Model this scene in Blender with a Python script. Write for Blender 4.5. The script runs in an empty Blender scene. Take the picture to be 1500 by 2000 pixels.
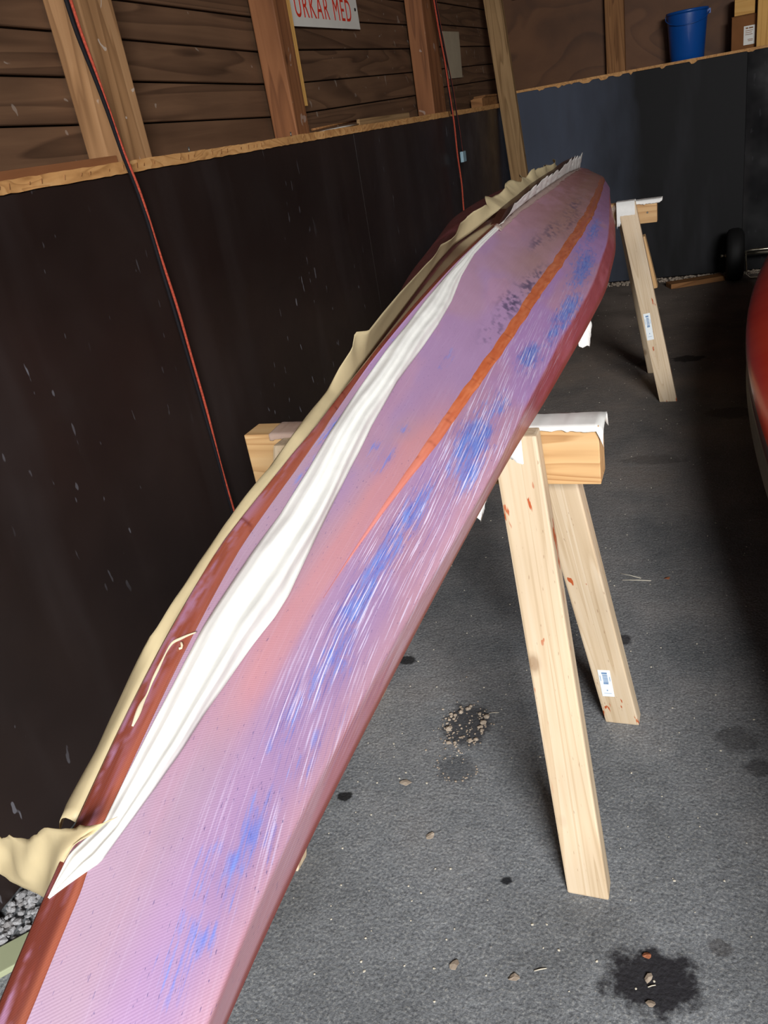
import bpy, bmesh, math, random
import numpy as np
from mathutils import Vector, Matrix
random.seed(4)
rng = np.random.default_rng(7)
SC = bpy.context.scene
COL = SC.collection

def lin(r, g, b):
    f = lambda c: (c/255/12.92) if c/255 <= .04045 else ((c/255+.055)/1.055)**2.4
    return (f(r), f(g), f(b), 1.0)

# ------------------------------------------------------------------ camera
cam = bpy.data.cameras.new('camera'); cam_o = bpy.data.objects.new('camera', cam); COL.objects.link(cam_o)
cam.sensor_fit = 'VERTICAL'; cam.sensor_height = 36; cam.lens = 1560/2000*36; cam.clip_start = .02
right = Vector((0.928, 0.337, -0.158)).normalized()
up = Vector((-0.014, 0.455, 0.890)); up = (up - right*up.dot(right)).normalized()
back = right.cross(up)
mw = Matrix((right, up, back)).transposed().to_4x4(); mw.translation = (0, 0, 1.2)
cam_o.matrix_world = mw
SC.camera = cam_o

# ------------------------------------------------------------------ world, daylight, exposure
w = bpy.data.worlds.new('world'); SC.world = w; w.use_nodes = True
bg = w.node_tree.nodes['Background']; bg.inputs[0].default_value = (.80, .90, 1.0, 1); bg.inputs[1].default_value = 1.1
def area(name, loc, target, sx, sy, energy, color):
    l = bpy.data.lights.new(name, 'AREA'); l.shape = 'RECTANGLE'; l.size = sx; l.size_y = sy; l.energy = energy; l.color = color
    o = bpy.data.objects.new(name, l); COL.objects.link(o); o.location = loc
    o.rotation_euler = (Vector(target)-Vector(loc)).to_track_quat('-Z', 'Y').to_euler()
    return o
area('door_daylight', (2.4, -3.7, 3.1), (-.3, 2.6, .4), 2.0, 1.5, 720, (1.0, .985, .97))
SC.view_settings.view_transform = 'Standard'; SC.view_settings.look = 'None'; SC.view_settings.gamma = 1
SC.view_settings.use_curve_mapping = False
SC.view_settings.exposure = 0.12

# ------------------------------------------------------------------ helpers
def obj(name, me, mat=None, parent=None, loc=None, kind=None):
    if isinstance(me, bmesh.types.BMesh):
        m = bpy.data.meshes.new(name); me.normal_update(); me.to_mesh(m); me.free(); me = m
    o = bpy.data.objects.new(name, me); COL.objects.link(o)
    if mat is not None and not me.materials: me.materials.append(mat)
    if loc is not None: o.location = loc
    if parent is not None:
        o.parent = parent
    if kind: o['kind'] = kind
    return o
def thing(name, label, cat, loc=(0, 0, 0), group=None):
    o = bpy.data.objects.new(name, None); COL.objects.link(o); o.location = loc; o.empty_display_size = .1
    o['label'] = label; o['category'] = cat
    if group: o['group'] = group
    return o
def tag(o, label, cat, group=None):
    o['label'] = label; o['category'] = cat
    if group: o['group'] = group
    return o
def put(o, parent):          # parent keeping the world placement
    o.parent = parent; o.matrix_parent_inverse = Matrix.Translation(-Vector(parent.location))
    return o
def box_bm(x0, x1, y0, y1, z0, z1, bev=0.0):
    bm = bmesh.new()
    v = [bm.verts.new(p) for p in ((x0,y0,z0),(x1,y0,z0),(x1,y1,z0),(x0,y1,z0),(x0,y0,z1),(x1,y0,z1),(x1,y1,z1),(x0,y1,z1))]
    for f in ((3,2,1,0),(4,5,6,7),(0,1,5,4),(1,2,6,5),(2,3,7,6),(3,0,4,7)): bm.faces.new([v[i] for i in f])
    if bev: bmesh.ops.bevel(bm, geom=bm.edges[:], offset=bev, segments=2, profile=.6, affect='EDGES')
    return bm
def lumber(name, p0, p1, wide, w_, t_, mat, parent=None, bev=.002, cut=None):
    """sawn board from p0 to p1; local X runs along the grain, local Y along its wide face"""
    p0 = Vector(p0); p1 = Vector(p1); X = (p1-p0).normalized()
    Y = Vector(wide); Y = (Y - X*Y.dot(X)).normalized(); Z = X.cross(Y)
    L = (p1-p0).length
    bm = box_bm(-L/2, L/2, -w_/2, w_/2, -t_/2, t_/2)
    if cut is not None:     # ends cut on a horizontal plane z = cut[0] / cut[1]
        for v in bm.verts:
            wz = ((p0+p1)/2 + X*v.co.x + Y*v.co.y + Z*v.co.z).z
            tgt = cut[0] if v.co.x < 0 else cut[1]
            if tgt is not None: v.co.x += (tgt-wz)/X.z
    if bev: bmesh.ops.bevel(bm, geom=bm.edges[:], offset=bev, segments=2, profile=.6, affect='EDGES')
    o = obj(name, bm, mat)
    m = Matrix((X, Y, Z)).transposed().to_4x4(); m.translation = (p0+p1)/2
    if parent is not None:
        o.parent = parent; o.matrix_parent_inverse = Matrix.Identity(4)
        m.translation -= parent.location
    o.matrix_basis = m
    return o
def strip_mesh(name, A, mat, parent=None, thick=0.0, smooth=True, kind=None):
    """A: n x m x 3 array of points -> sheet"""
    n, m, _ = A.shape
    V = A.reshape(-1, 3); i = np.arange(n-1)[:, None]*m + np.arange(m-1)[None, :]
    F = np.stack([i, i+1, i+1+m, i+m], -1).reshape(-1, 4)
    me = bpy.data.meshes.new(name); me.from_pydata(V.tolist(), [], F.tolist()); me.update()
    if smooth: me.polygons.foreach_set('use_smooth', [True]*len(me.polygons))
    o = obj(name, me, mat, None, None, kind)
    if thick:
        md = o.modifiers.new('solid', 'SOLIDIFY'); md.thickness = thick; md.offset = 0
    if parent is not None: put(o, parent)
    return o
def tube(name, pts, r, mat, parent=None, sides=8):
    pts = [Vector(p) for p in pts]; bm = bmesh.new(); rings = []
    for i, p in enumerate(pts):
        d = (pts[min(i+1, len(pts)-1)]-pts[max(i-1, 0)]).normalized()
        a = d.cross(Vector((1, .2, 0))).normalized(); b = d.cross(a)
        rr = r(i/(len(pts)-1)) if callable(r) else r
        rings.append([bm.verts.new(p+(a*math.cos(t)+b*math.sin(t))*rr) for t in (2*math.pi*k/sides for k in range(sides))])
    for i in range(len(rings)-1):
        for k in range(sides):
            bm.faces.new((rings[i][k], rings[i][(k+1) % sides], rings[i+1][(k+1) % sides], rings[i+1][k]))
    bm.faces.new(rings[0][::-1]); bm.faces.new(rings[-1])
    for f in bm.faces: f.smooth = True
    o = obj(name, bm, mat)
    if parent is not None: put(o, parent)
    return o
def resample(P, n):
    P = np.array(P, float); d = np.r_[0, np.cumsum(np.linalg.norm(np.diff(P, axis=0), axis=1))]
    t = np.linspace(0, d[-1], n)
    return np.stack([np.interp(t, d, P[:, k]) for k in range(3)], 1)
def smooth_path(P, n=90):
    P = resample(P, n)
    for _ in range(4): P[1:-1] = .25*P[:-2]+.5*P[1:-1]+.25*P[2:]
    return P
def vnoise(x, y, seed=0):
    """smooth lattice noise in numpy, 0..1"""
    r = np.random.default_rng(seed); T = r.random((256, 256))
    xi = np.floor(x).astype(int); yi = np.floor(y).astype(int); fx = x-xi; fy = y-yi
    fx = fx*fx*(3-2*fx); fy = fy*fy*(3-2*fy)
    g = lambda a, b: T[a % 256, b % 256]
    return (g(xi, yi)*(1-fx)+g(xi+1, yi)*fx)*(1-fy)+(g(xi, yi+1)*(1-fx)+g(xi+1, yi+1)*fx)*fy
def fnoise(x, y, seed=0, octv=4):
    s = 0; a = 1; t = 0
    for k in range(octv):
        s = s+a*vnoise(x*2**k, y*2**k, seed+k); t += a; a *= .55
    return s/t
SRGB = lambda c: np.where(c/255 <= .04045, c/255/12.92, ((c/255+.055)/1.055)**2.4)

# ------------------------------------------------------------------ node helpers
class NT:
    def __init__(s, name, rough=.6, spec=.3):
        s.m = bpy.data.materials.new(name); s.m.use_nodes = True; s.t = s.m.node_tree; s.n = s.t.nodes
        s.b = s.n['Principled BSDF']; s.b.inputs['Roughness'].default_value = rough; s.b.inputs['Specular IOR Level'].default_value = spec
        s.out = s.n['Material Output']
    def node(s, typ, **kw):
        n = s.n.new(typ)
        for k, v in kw.items():
            if k in ('operation', 'data_type', 'blend_type', 'feature', 'wave_type', 'bands_direction', 'noise_dimensions', 'attribute_name', 'distance', 'interpolation_type', 'wave_profile', 'clamp'): setattr(n, k, v)
            else: s.set(n, k, v)
        return n
    def set(s, n, k, v):
        k = int(k[1:]) if (k[0] == 'i' and k[1:].isdigit()) else k.replace('_', ' ')
        i = n.inputs[k]
        if isinstance(v, bpy.types.NodeSocket): s.t.links.new(v, i)
        else: i.default_value = v
    def coord(s, kind='Object', scale=(1, 1, 1), rot=(0, 0, 0), loc=(0, 0, 0)):
        c = s.n.new('ShaderNodeTexCoord'); m = s.n.new('ShaderNodeMapping')
        m.inputs['Scale'].default_value = scale; m.inputs['Rotation'].default_value = rot; m.inputs['Location'].default_value = loc
        s.t.links.new(c.outputs[kind], m.inputs[0]); return m.outputs[0]
    def noise(s, vec, scale=1, detail=4, rough=.55, dist=0):
        n = s.node('ShaderNodeTexNoise', Vector=vec, Scale=float(scale), Detail=float(detail), Roughness=rough, Distortion=float(dist)); return n.outputs[0]
    def voro(s, vec, scale=1, feature='F1', rnd=1.0):
        n = s.n.new('ShaderNodeTexVoronoi'); n.feature = feature; s.set(n, 'Vector', vec); s.set(n, 'Scale', float(scale)); s.set(n, 'Randomness', rnd); return n
    def ramp(s, fac, stops, mode='LINEAR'):
        r = s.n.new('ShaderNodeValToRGB'); r.color_ramp.interpolation = mode; e = r.color_ramp.elements
        while len(e) < len(stops): e.new(.5)
        for i, (p, c) in enumerate(stops):
            e[i].position = p; e[i].color = c if isinstance(c, tuple) else (c, c, c, 1)
        s.t.links.new(fac, r.inputs[0]); return r.outputs[0]
    def mix(s, fac, a, b, mode='MIX'):
        n = s.n.new('ShaderNodeMix'); n.data_type = 'RGBA'; n.blend_type = mode
        for i, v in ((0, fac), (6, a), (7, b)):
            if isinstance(v, bpy.types.NodeSocket): s.t.links.new(v, n.inputs[i])
            else: n.inputs[i].default_value = v
        return n.outputs[2]
    def math(s, op, a, b=0.0, clamp=False):
        n = s.n.new('ShaderNodeMath'); n.operation = op; n.use_clamp = clamp
        for i, v in ((0, a), (1, b)):
            if isinstance(v, bpy.types.NodeSocket): s.t.links.new(v, n.inputs[i])
            else: n.inputs[i].default_value = v
        return n.outputs[0]
    def bump(s, h, strength=.3, dist=.002, normal=None):
        b = s.n.new('ShaderNodeBump'); b.inputs['Strength'].default_value = strength; b.inputs['Distance'].default_value = dist
        s.t.links.new(h, b.inputs['Height'])
        if normal is not None: s.t.links.new(normal, b.inputs['Normal'])
        return b.outputs[0]
    def done(s, color=None, rough=None, normal=None):
        for k, v in (('Base Color', color), ('Roughness', rough), ('Normal', normal)):
            if v is not None: s.set(s.b, k, v)
        return s.m

def plain(name, c, rough=.6, spec=.3, metal=0.0, var=.12, scale=30):
    N = NT(name, rough, spec); v = N.coord()
    n = N.noise(v, scale, 3)
    N.b.inputs['Metallic'].default_value = metal
    d = tuple(x*(1-var) for x in c[:3])+(1,); l = tuple(min(1, x*(1+var)) for x in c[:3])+(1,)
    return N.done(N.ramp(n, [(.3, d), (.7, l)]), None, N.bump(n, .08, .001))
def wood(name, dark, mid, light, axis=0, rough=.65, spec=.25, grain=26., stretch=.07, knots=0., stain=None, white=0., bump=.25):
    """sawn wood: long grain along the given local axis, a few knots, optional paint stains"""
    N = NT(name, rough, spec)
    sc = [1, 1, 1]; sc[axis] = stretch
    info = N.n.new('ShaderNodeObjectInfo')
    off = N.n.new('ShaderNodeVectorMath'); off.operation = 'ADD'
    c = N.n.new('ShaderNodeTexCoord'); cmb = N.n.new('ShaderNodeCombineXYZ')
    r = N.math('MULTIPLY', info.outputs['Random'], 13.)
    for i in range(3): N.t.links.new(r, cmb.inputs[i])
    N.t.links.new(c.outputs['Object'], off.inputs[0]); N.t.links.new(cmb.outputs[0], off.inputs[1])
    m = N.n.new('ShaderNodeMapping'); m.inputs['Scale'].default_value = sc; N.t.links.new(off.outputs[0], m.inputs[0])
    v = m.outputs[0]
    mk = N.n.new('ShaderNodeMapping'); sk = [1, 1, 1]; sk[axis] = .6; mk.inputs['Scale'].default_value = sk; N.t.links.new(off.outputs[0], mk.inputs[0]); kn = N.voro(mk.outputs[0], 9.)                                  # knots
    kd = N.ramp(kn.outputs['Distance'], [(.0, 1.), (.055, .9), (.085, .35), (.13, 0.)])
    sel = N.ramp(kn.outputs['Color'], [(.62, 0.), (.64, 1.)])
    kmask = N.math('MULTIPLY', kd, sel)
    w_ = N.noise(v, grain, 5, .6, .6)
    ww = N.n.new('ShaderNodeTexNoise'); N.set(ww, 'Vector', v); N.set(ww, 'Scale', grain*.28); N.set(ww, 'Detail', 2.); N.set(ww, 'Distortion', 1.2)
    rings = N.math('FRACT', N.math('MULTIPLY', ww.outputs[0], 9.))
    rr = N.ramp(rings, [(0., .35), (.55, .5), (.92, .95), (1., .35)])
    g = N.mix(.42, w_, rr)
    col = N.ramp(g, [(.25, light), (.5, mid), (.82, dark)])
    if knots: col = N.mix(N.math('MULTIPLY', kmask, knots*.8), col, (dark[0]*.45, dark[1]*.33, dark[2]*.24, 1))
    if stain:
        ms = N.n.new('ShaderNodeMapping'); sq = [1, 1, 1]; sq[axis] = .22; ms.inputs['Scale'].default_value = sq; N.t.links.new(off.outputs[0], ms.inputs[0])
        sn = N.ramp(N.noise(ms.outputs[0], 62, 3, .55, .3), [(.655, 0.), (.675, 1.)])
        lg = N.ramp(N.noise(off.outputs[0], 5, 2), [(.50, 0.), (.56, 1.)])
        fl = N.ramp(N.noise(ms.outputs[0], 210, 2, .5), [(.70, 0.), (.74, 1.)])
        col = N.mix(N.math('MULTIPLY', fl, .45), col, lin(120, 76, 48))
        col = N.mix(N.math('MULTIPLY', sn, lg), col, stain)
    if white:
        wn = N.ramp(N.noise(off.outputs[0], 24, 2, .5, .5), [(.70, 0.), (.715, 1.)])
        col = N.mix(N.math('MULTIPLY', wn, white), col, lin(190, 180, 170))
    big = N.ramp(N.noise(off.outputs[0], 3, 2), [(.3, .82), (.7, 1.08)])
    col = N.mix(1., col, big, 'MULTIPLY')
    return N.done(col, None, N.bump(w_, bump, .002))

# ------------------------------------------------------------------ hull lines (metres): value tables along y
def ax(y): return -.32-.06*y-.011*np.clip((.68-y)/.2,0,1)*np.clip((y+.25)/.3,0,1)
def tab(t,w=.10):
    t=np.array(t,float)
    def f(y):
        y=np.asarray(y,float)
        ww=w*np.clip((y+.25)*1.2,.05,1)
        return sum(np.interp(y+d*ww,t[:,0],t[:,1]) for d in (-1,-.66,-.33,0,.33,.66,1))/7
    return f
Y0,Y1=-.25,5.1
Kz=tab([(-.25,.60),(0,.745),(.134,.81),(.176,.829),(.223,.85),(.283,.873),(.365,.902),(.421,.915),(.516,.930),(.645,.943),(.813,.957),(1.025,.970),(1.33,.980),(1.64,.981),(2.0,.979),(2.3,.972),(2.8,.956),(3.4,.935),(4.2,.889),(4.8,.83),(5.1,.78)])
R1x=tab([(-.25,-.303),(0,-.301),(.2,-.299),(.3,-.295),(.465,-.295),(.58,-.294),(.71,-.286),(.83,-.285),(1.07,-.287),(1.41,-.295),(1.89,-.304),(2.53,-.327),(3.2,-.37),(3.71,-.41),(4.5,-.52),(5.1,-.62)])
R1z=tab([(-.25,.585),(0,.727),(.2,.815),(.3,.838),(.465,.856),(.58,.866),(.71,.874),(.83,.878),(1.07,.879),(1.41,.88),(2.53,.88),(3.71,.873),(4.5,.82),(5.1,.765)])
R2x=tab([(-.25,-.298),(0,-.262),(.188,-.244),(.242,-.246),(.309,-.2485),(.373,-.248),(.507,-.248),(.671,-.243),(.794,-.226),(.89,-.223),(1.04,-.222),(1.25,-.226),(1.47,-.225),(1.72,-.222),(2.04,-.237),(2.34,-.252),(3.12,-.328),(3.7,-.385),(4.5,-.51),(5.1,-.615)])
R2z=tab([(-.25,.57),(0,.70),(.188,.785),(.3,.80),(.671,.805),(.794,.825),(.99,.84),(3.2,.84),(3.7,.832),(4.5,.79),(5.1,.75)])
RSx=tab([(-.25,-.30),(0,-.275),(.188,-.255),(.507,-.255),(.671,-.252),(.8,-.245),(1.0,-.236),(1.12,-.229),(1.29,-.225),(1.515,-.219),(1.9,-.214),(2.41,-.241),(2.9,-.289),(3.73,-.394),(4.5,-.52),(5.1,-.62)])
RSz=tab([(-.25,.55),(0,.67),(.188,.745),(.3,.76),(.671,.77),(.794,.78),(.95,.79),(3.9,.79),(4.5,.76),(5.1,.73)])
L1x=tab([(-.25,-.308),(0,-.345),(.2,-.375),(.5,-.40),(.8,-.44),(1.03,-.475),(1.36,-.526),(1.6,-.577),(2.0,-.645),(2.5,-.735),(2.85,-.75),(3.23,-.74),(4.0,-.70),(4.6,-.67),(5.1,-.632)])
L1z=tab([(-.25,.585),(0,.70),(.2,.77),(.5,.84),(.8,.88),(1.03,.895),(1.36,.918),(1.6,.924),(3.2,.926),(4.0,.88),(4.6,.82),(5.1,.765)])
def sections(y):
    y=np.asarray(y,float)
    kx=ax(y); l1x=L1x(y); l1z=L1z(y); sz=RSz(y)
    taper=np.clip((y+.25)/.8,0,1)*np.clip((5.1-y)/.8,0,1)
    l2x=l1x-.022*taper; l2z=l1z-(l1z-sz)*.55
    slx=l1x+.0*y; slz=sz
    P=np.stack([np.stack([slx,y,slz],-1),np.stack([l2x,y,l2z],-1),np.stack([l1x,y,l1z],-1),np.stack([kx,y,Kz(y)],-1),
      np.stack([R1x(y),y,R1z(y)],-1),np.stack([R2x(y),y,R2z(y)],-1),np.stack([RSx(y),y,RSz(y)],-1)],1)
    return P   # n,7,3
NS=[4,6,26,56,44,14]
def grid(ys):
    P=sections(ys); rows=[];S=[]
    for k,n in enumerate(NS):
        for i in range(n):
            t=i/n; rows.append(P[:,k]*(1-t)+P[:,k+1]*t); S.append(k-3+t)
    rows.append(P[:,6]);S.append(3.)
    G=np.stack(rows,1); S=np.array(S)
    # round the corners: small kernel
    H=G.copy()
    for _ in range(2):
        H[:,1:-1]=.25*H[:,:-2]+.5*H[:,1:-1]+.25*H[:,2:]
    return H,S

# ================================================================== materials
M = {}
M['pine'] = wood('pine', lin(178,154,122), lin(199,178,149), lin(208,192,168), 0, .6, .3, 58, .035, .8, lin(172,84,44), bump=.12)
M['beam'] = wood('beam_pine', lin(156,112,68), lin(198,160,112), lin(210,180,136), 0, .6, .3, 34, .045, .5, bump=.12)
M['stud'] = wood('aged_stud', lin(108,76,48), lin(150,112,76), lin(176,138,100), 0, .7, .25, 22, .06, .8, None, .6)
M['stud_red'] = wood('stained_stud', lin(84,50,30), lin(122,78,48), lin(146,98,64), 0, .7, .25, 22, .06, .8, None, .3)
M['post'] = wood('rough_post', lin(104,78,50), lin(146,116,80), lin(168,138,100), 0, .8, .2, 26, .06, .9, bump=.5)
M['siding'] = wood('old_siding', lin(58,40,28), lin(92,67,49), lin(116,87,64), 1, .6, .3, 20, .06, .8, None, .25)
M['ledge'] = wood('plywood_edge', lin(150,104,60), lin(196,146,92), lin(214,170,116), 1, .7, .2, 40, .3)
M['yellow_wood'] = wood('yellow_timber', lin(178,130,66), lin(206,158,88), lin(216,172,104), 0, .7, .2, 22, .05)
M['brown_wood'] = wood('brown_timber', lin(96,62,34), lin(140,98,60), lin(160,116,76), 0, .7, .2, 22, .06)
M['pale_plank'] = plain('pale_green_paint', lin(158,164,132), .6, .3, 0, .05, 12)
M['dark_gap'] = plain('dark_backing', lin(22,16,13), .9, .1)
M['white_tape'] = None

def m_film(name, c, alpha=.93, rough=.45, trans=.35):
    N = NT(name, rough, .35); v = N.coord('Object')
    n = N.noise(v, 35, 4, .6)
    col = N.ramp(n, [(.3, tuple(x*.93 for x in c[:3])+(1,)), (.7, c)])
    N.done(col, None, N.bump(N.noise(v, 60, 3), .12, .002))
    tr = N.node('ShaderNodeBsdfTranslucent'); N.t.links.new(col, tr.inputs[0])
    mx = N.node('ShaderNodeMixShader'); mx.inputs[0].default_value = trans
    N.t.links.new(N.b.outputs[0], mx.inputs[1]); N.t.links.new(tr.outputs[0], mx.inputs[2])
    tp = N.node('ShaderNodeBsdfTransparent'); m2 = N.node('ShaderNodeMixShader'); m2.inputs[0].default_value = alpha
    N.t.links.new(tp.outputs[0], m2.inputs[1]); N.t.links.new(mx.outputs[0], m2.inputs[2])
    N.t.links.new(m2.outputs[0], N.out.inputs[0]); return N.m
M['film'] = m_film('masking_paper_white', lin(250,250,246), .98, .5, .2)
M['film_cream'] = m_film('masking_paper_cream', lin(222,206,166), .92, .42, .32)
M['film_thin'] = m_film('thin_plastic_film', lin(226,206,196), .45, .3, .3)
M['tape_white'] = m_film('white_plastic', lin(232,232,228), .97, .4, .1)

# hull surface with painted-on albedo (vertex colour), fine sanding streaks and glass weave
def m_hull(name, rough, weave=1., streak=1., coat=.12):
    N = NT(name, rough, .4)
    a = N.n.new('ShaderNodeAttribute'); a.attribute_name = 'Col'
    b = N.n.new('ShaderNodeAttribute'); b.attribute_name = 'Streak'
    sep = N.n.new('ShaderNodeSeparateColor'); N.t.links.new(b.outputs[0], sep.inputs[0])
    v = N.coord('UV', (.55, 40., 1.)); base = a.outputs[0]
    # worn blue patches break up into brush-like streaks
    bn = N.math('ADD', N.math('MULTIPLY', N.math('ADD', N.noise(N.coord('UV', (1., 22., 1.), loc=(3, 1, 0)), 16., 5, .7, .3), -.5), 2.2), N.math('MULTIPLY', N.math('ADD', N.noise(N.coord('UV', (1., 2.2, 1.), loc=(7, 2, 0)), 42., 4, .6, .3), -.5), 1.3))
    bf = N.ramp(N.math('ADD', b.outputs['Alpha'], N.math('MULTIPLY', bn, 1.15)), [(.38, 0.), (.62, .45), (1.0, .9)])
    bf = N.math('MULTIPLY', bf, N.ramp(b.outputs['Alpha'], [(.05, 0.), (.25, 1.)]))
    bcol = N.ramp(N.noise(N.coord('UV', (1., 12., 1.)), 18., 4, .7), [(.35, lin(70,100,186)), (.65, lin(112,140,208))])
    base0 = base; base = N.mix(bf, base, bcol)
    # pale scratches
    s1 = N.ramp(N.noise(v, 15., 4, .65, .25), [(.55, 0.), (.61, 1.)])
    s1 = N.math('MULTIPLY', s1, sep.outputs[0]); base = N.mix(N.math('MULTIPLY', s1, .8*streak), base, lin(222,214,240))
    s2 = N.ramp(N.noise(N.coord('UV', (.55, 36., 1.), loc=(5, 3, 0)), 16., 4, .7, .2), [(.57, 0.), (.63, 1.)])
    s2 = N.math('MULTIPLY', s2, sep.outputs[1]); base = N.mix(N.math('MULTIPLY', s2, .75*streak), base, lin(66,74,150))
    # short dark flecks
    s3 = N.ramp(N.noise(N.coord('UV', (1., 4.2, 1.), loc=(2, 8, 0)), 150., 2, .6, .1), [(.655, 0.), (.72, 1.)])
    s3 = N.math('MULTIPLY', s3, sep.outputs[2]); base = N.mix(N.math('MULTIPLY', s3, .75), base, lin(70,60,110))
    # twill weave
    w1 = N.node('ShaderNodeTexWave', Vector=N.coord('UV', (1, 1, 1), rot=(0, 0, .75)), Scale=230., Distortion=.5, Detail=1.)
    w2 = N.node('ShaderNodeTexWave', Vector=N.coord('UV', (1, 1, 1), rot=(0, 0, -.35)), Scale=160., Distortion=.8, Detail=1.)
    ww = N.mix(.15, w1.outputs[0], w2.outputs[0])
    base = N.mix(.10*weave, base, N.ramp(ww, [(.25, .15), (.75, 1.)]), 'SOFT_LIGHT')
    h = N.math('ADD', N.math('MULTIPLY', ww, .35*weave), N.noise(N.coord('UV', (1, 2, 1)), 22, 4))
    rg = N.ramp(N.noise(N.coord('UV', (1, 2, 1)), 14, 3), [(.35, rough*.8), (.7, min(1, rough*1.25))])
    N.b.inputs['Coat Weight'].default_value = coat; N.b.inputs['Coat Roughness'].default_value = .25
    return N.done(base, rg, N.bump(h, .16, .001))
M['hull'] = m_hull('sanded_epoxy_hull', .5)
M['resin'] = m_hull('wet_epoxy_strip', .16, .8, .2, .9)

def m_panel(name, c, c2, rough=.35, spots=1.):
    N = NT(name, rough, .45 if spots > .5 else .22); v = N.coord('Object')
    big = N.noise(v, 1.6, 4, .6)
    col = N.ramp(big, [(.35, c), (.68, c2)])
    drip = N.ramp(N.noise(N.coord('Object', (1, 1, .32)), 48, 2, .4), [(.70, 0.), (.72, 1.)])
    clump = N.ramp(N.noise(v, 1.1, 2), [(.48, 0.), (.60, 1.)])
    col = N.mix(N.math('MULTIPLY', N.math('MULTIPLY', drip, clump), .55*spots), col, lin(128,128,136))
    sm = N.ramp(N.noise(N.coord('Object', (1, 1, .18)), 6, 3), [(.52, 0.), (.75, 1.)])
    col = N.mix(N.math('MULTIPLY', sm, .22), col, lin(64,58,58))
    rg = N.ramp(N.noise(v, 4, 4), [(.3, rough*.8), (.7, rough*1.5)])
    return N.done(col, rg, N.bump(N.noise(v, 55, 3), .05, .002))
M['panel_l'] = m_panel('brown_film_faced_plywood', lin(31,22,20), lin(42,31,28))
M['panel_f'] = m_panel('black_film_faced_plywood', lin(10,10,12), lin(16,16,18), .62, .1)
M['panel_fb'] = m_panel('blue_grey_sheen_plywood', lin(44,50,66), lin(38,40,50), .55, .1)  # grey-blue tone stands in for reflected daylight
def m_panel_sheen():
    N = NT('black_plywood_blue_sheen', .62, .22); v = N.coord('Object')
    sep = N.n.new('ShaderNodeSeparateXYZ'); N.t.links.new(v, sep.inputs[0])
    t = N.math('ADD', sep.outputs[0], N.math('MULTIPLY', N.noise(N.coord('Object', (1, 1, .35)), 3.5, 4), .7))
    k = N.ramp(N.math('ADD', t, 1.0), [(.45, 1.), (.88, 0.)])       # bluish reflected sheen near the corner, put into the base colour
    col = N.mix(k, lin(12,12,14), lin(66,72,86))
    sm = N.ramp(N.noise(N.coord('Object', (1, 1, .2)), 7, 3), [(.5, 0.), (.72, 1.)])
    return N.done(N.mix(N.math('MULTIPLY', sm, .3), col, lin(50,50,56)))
M['panel_fb'] = m_panel_sheen()
M['upper'] = wood('brown_panel', lin(70,44,26), lin(92,60,36), lin(104,70,44), 0, .6, .3, 5, .8, 0., bump=.04)

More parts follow.
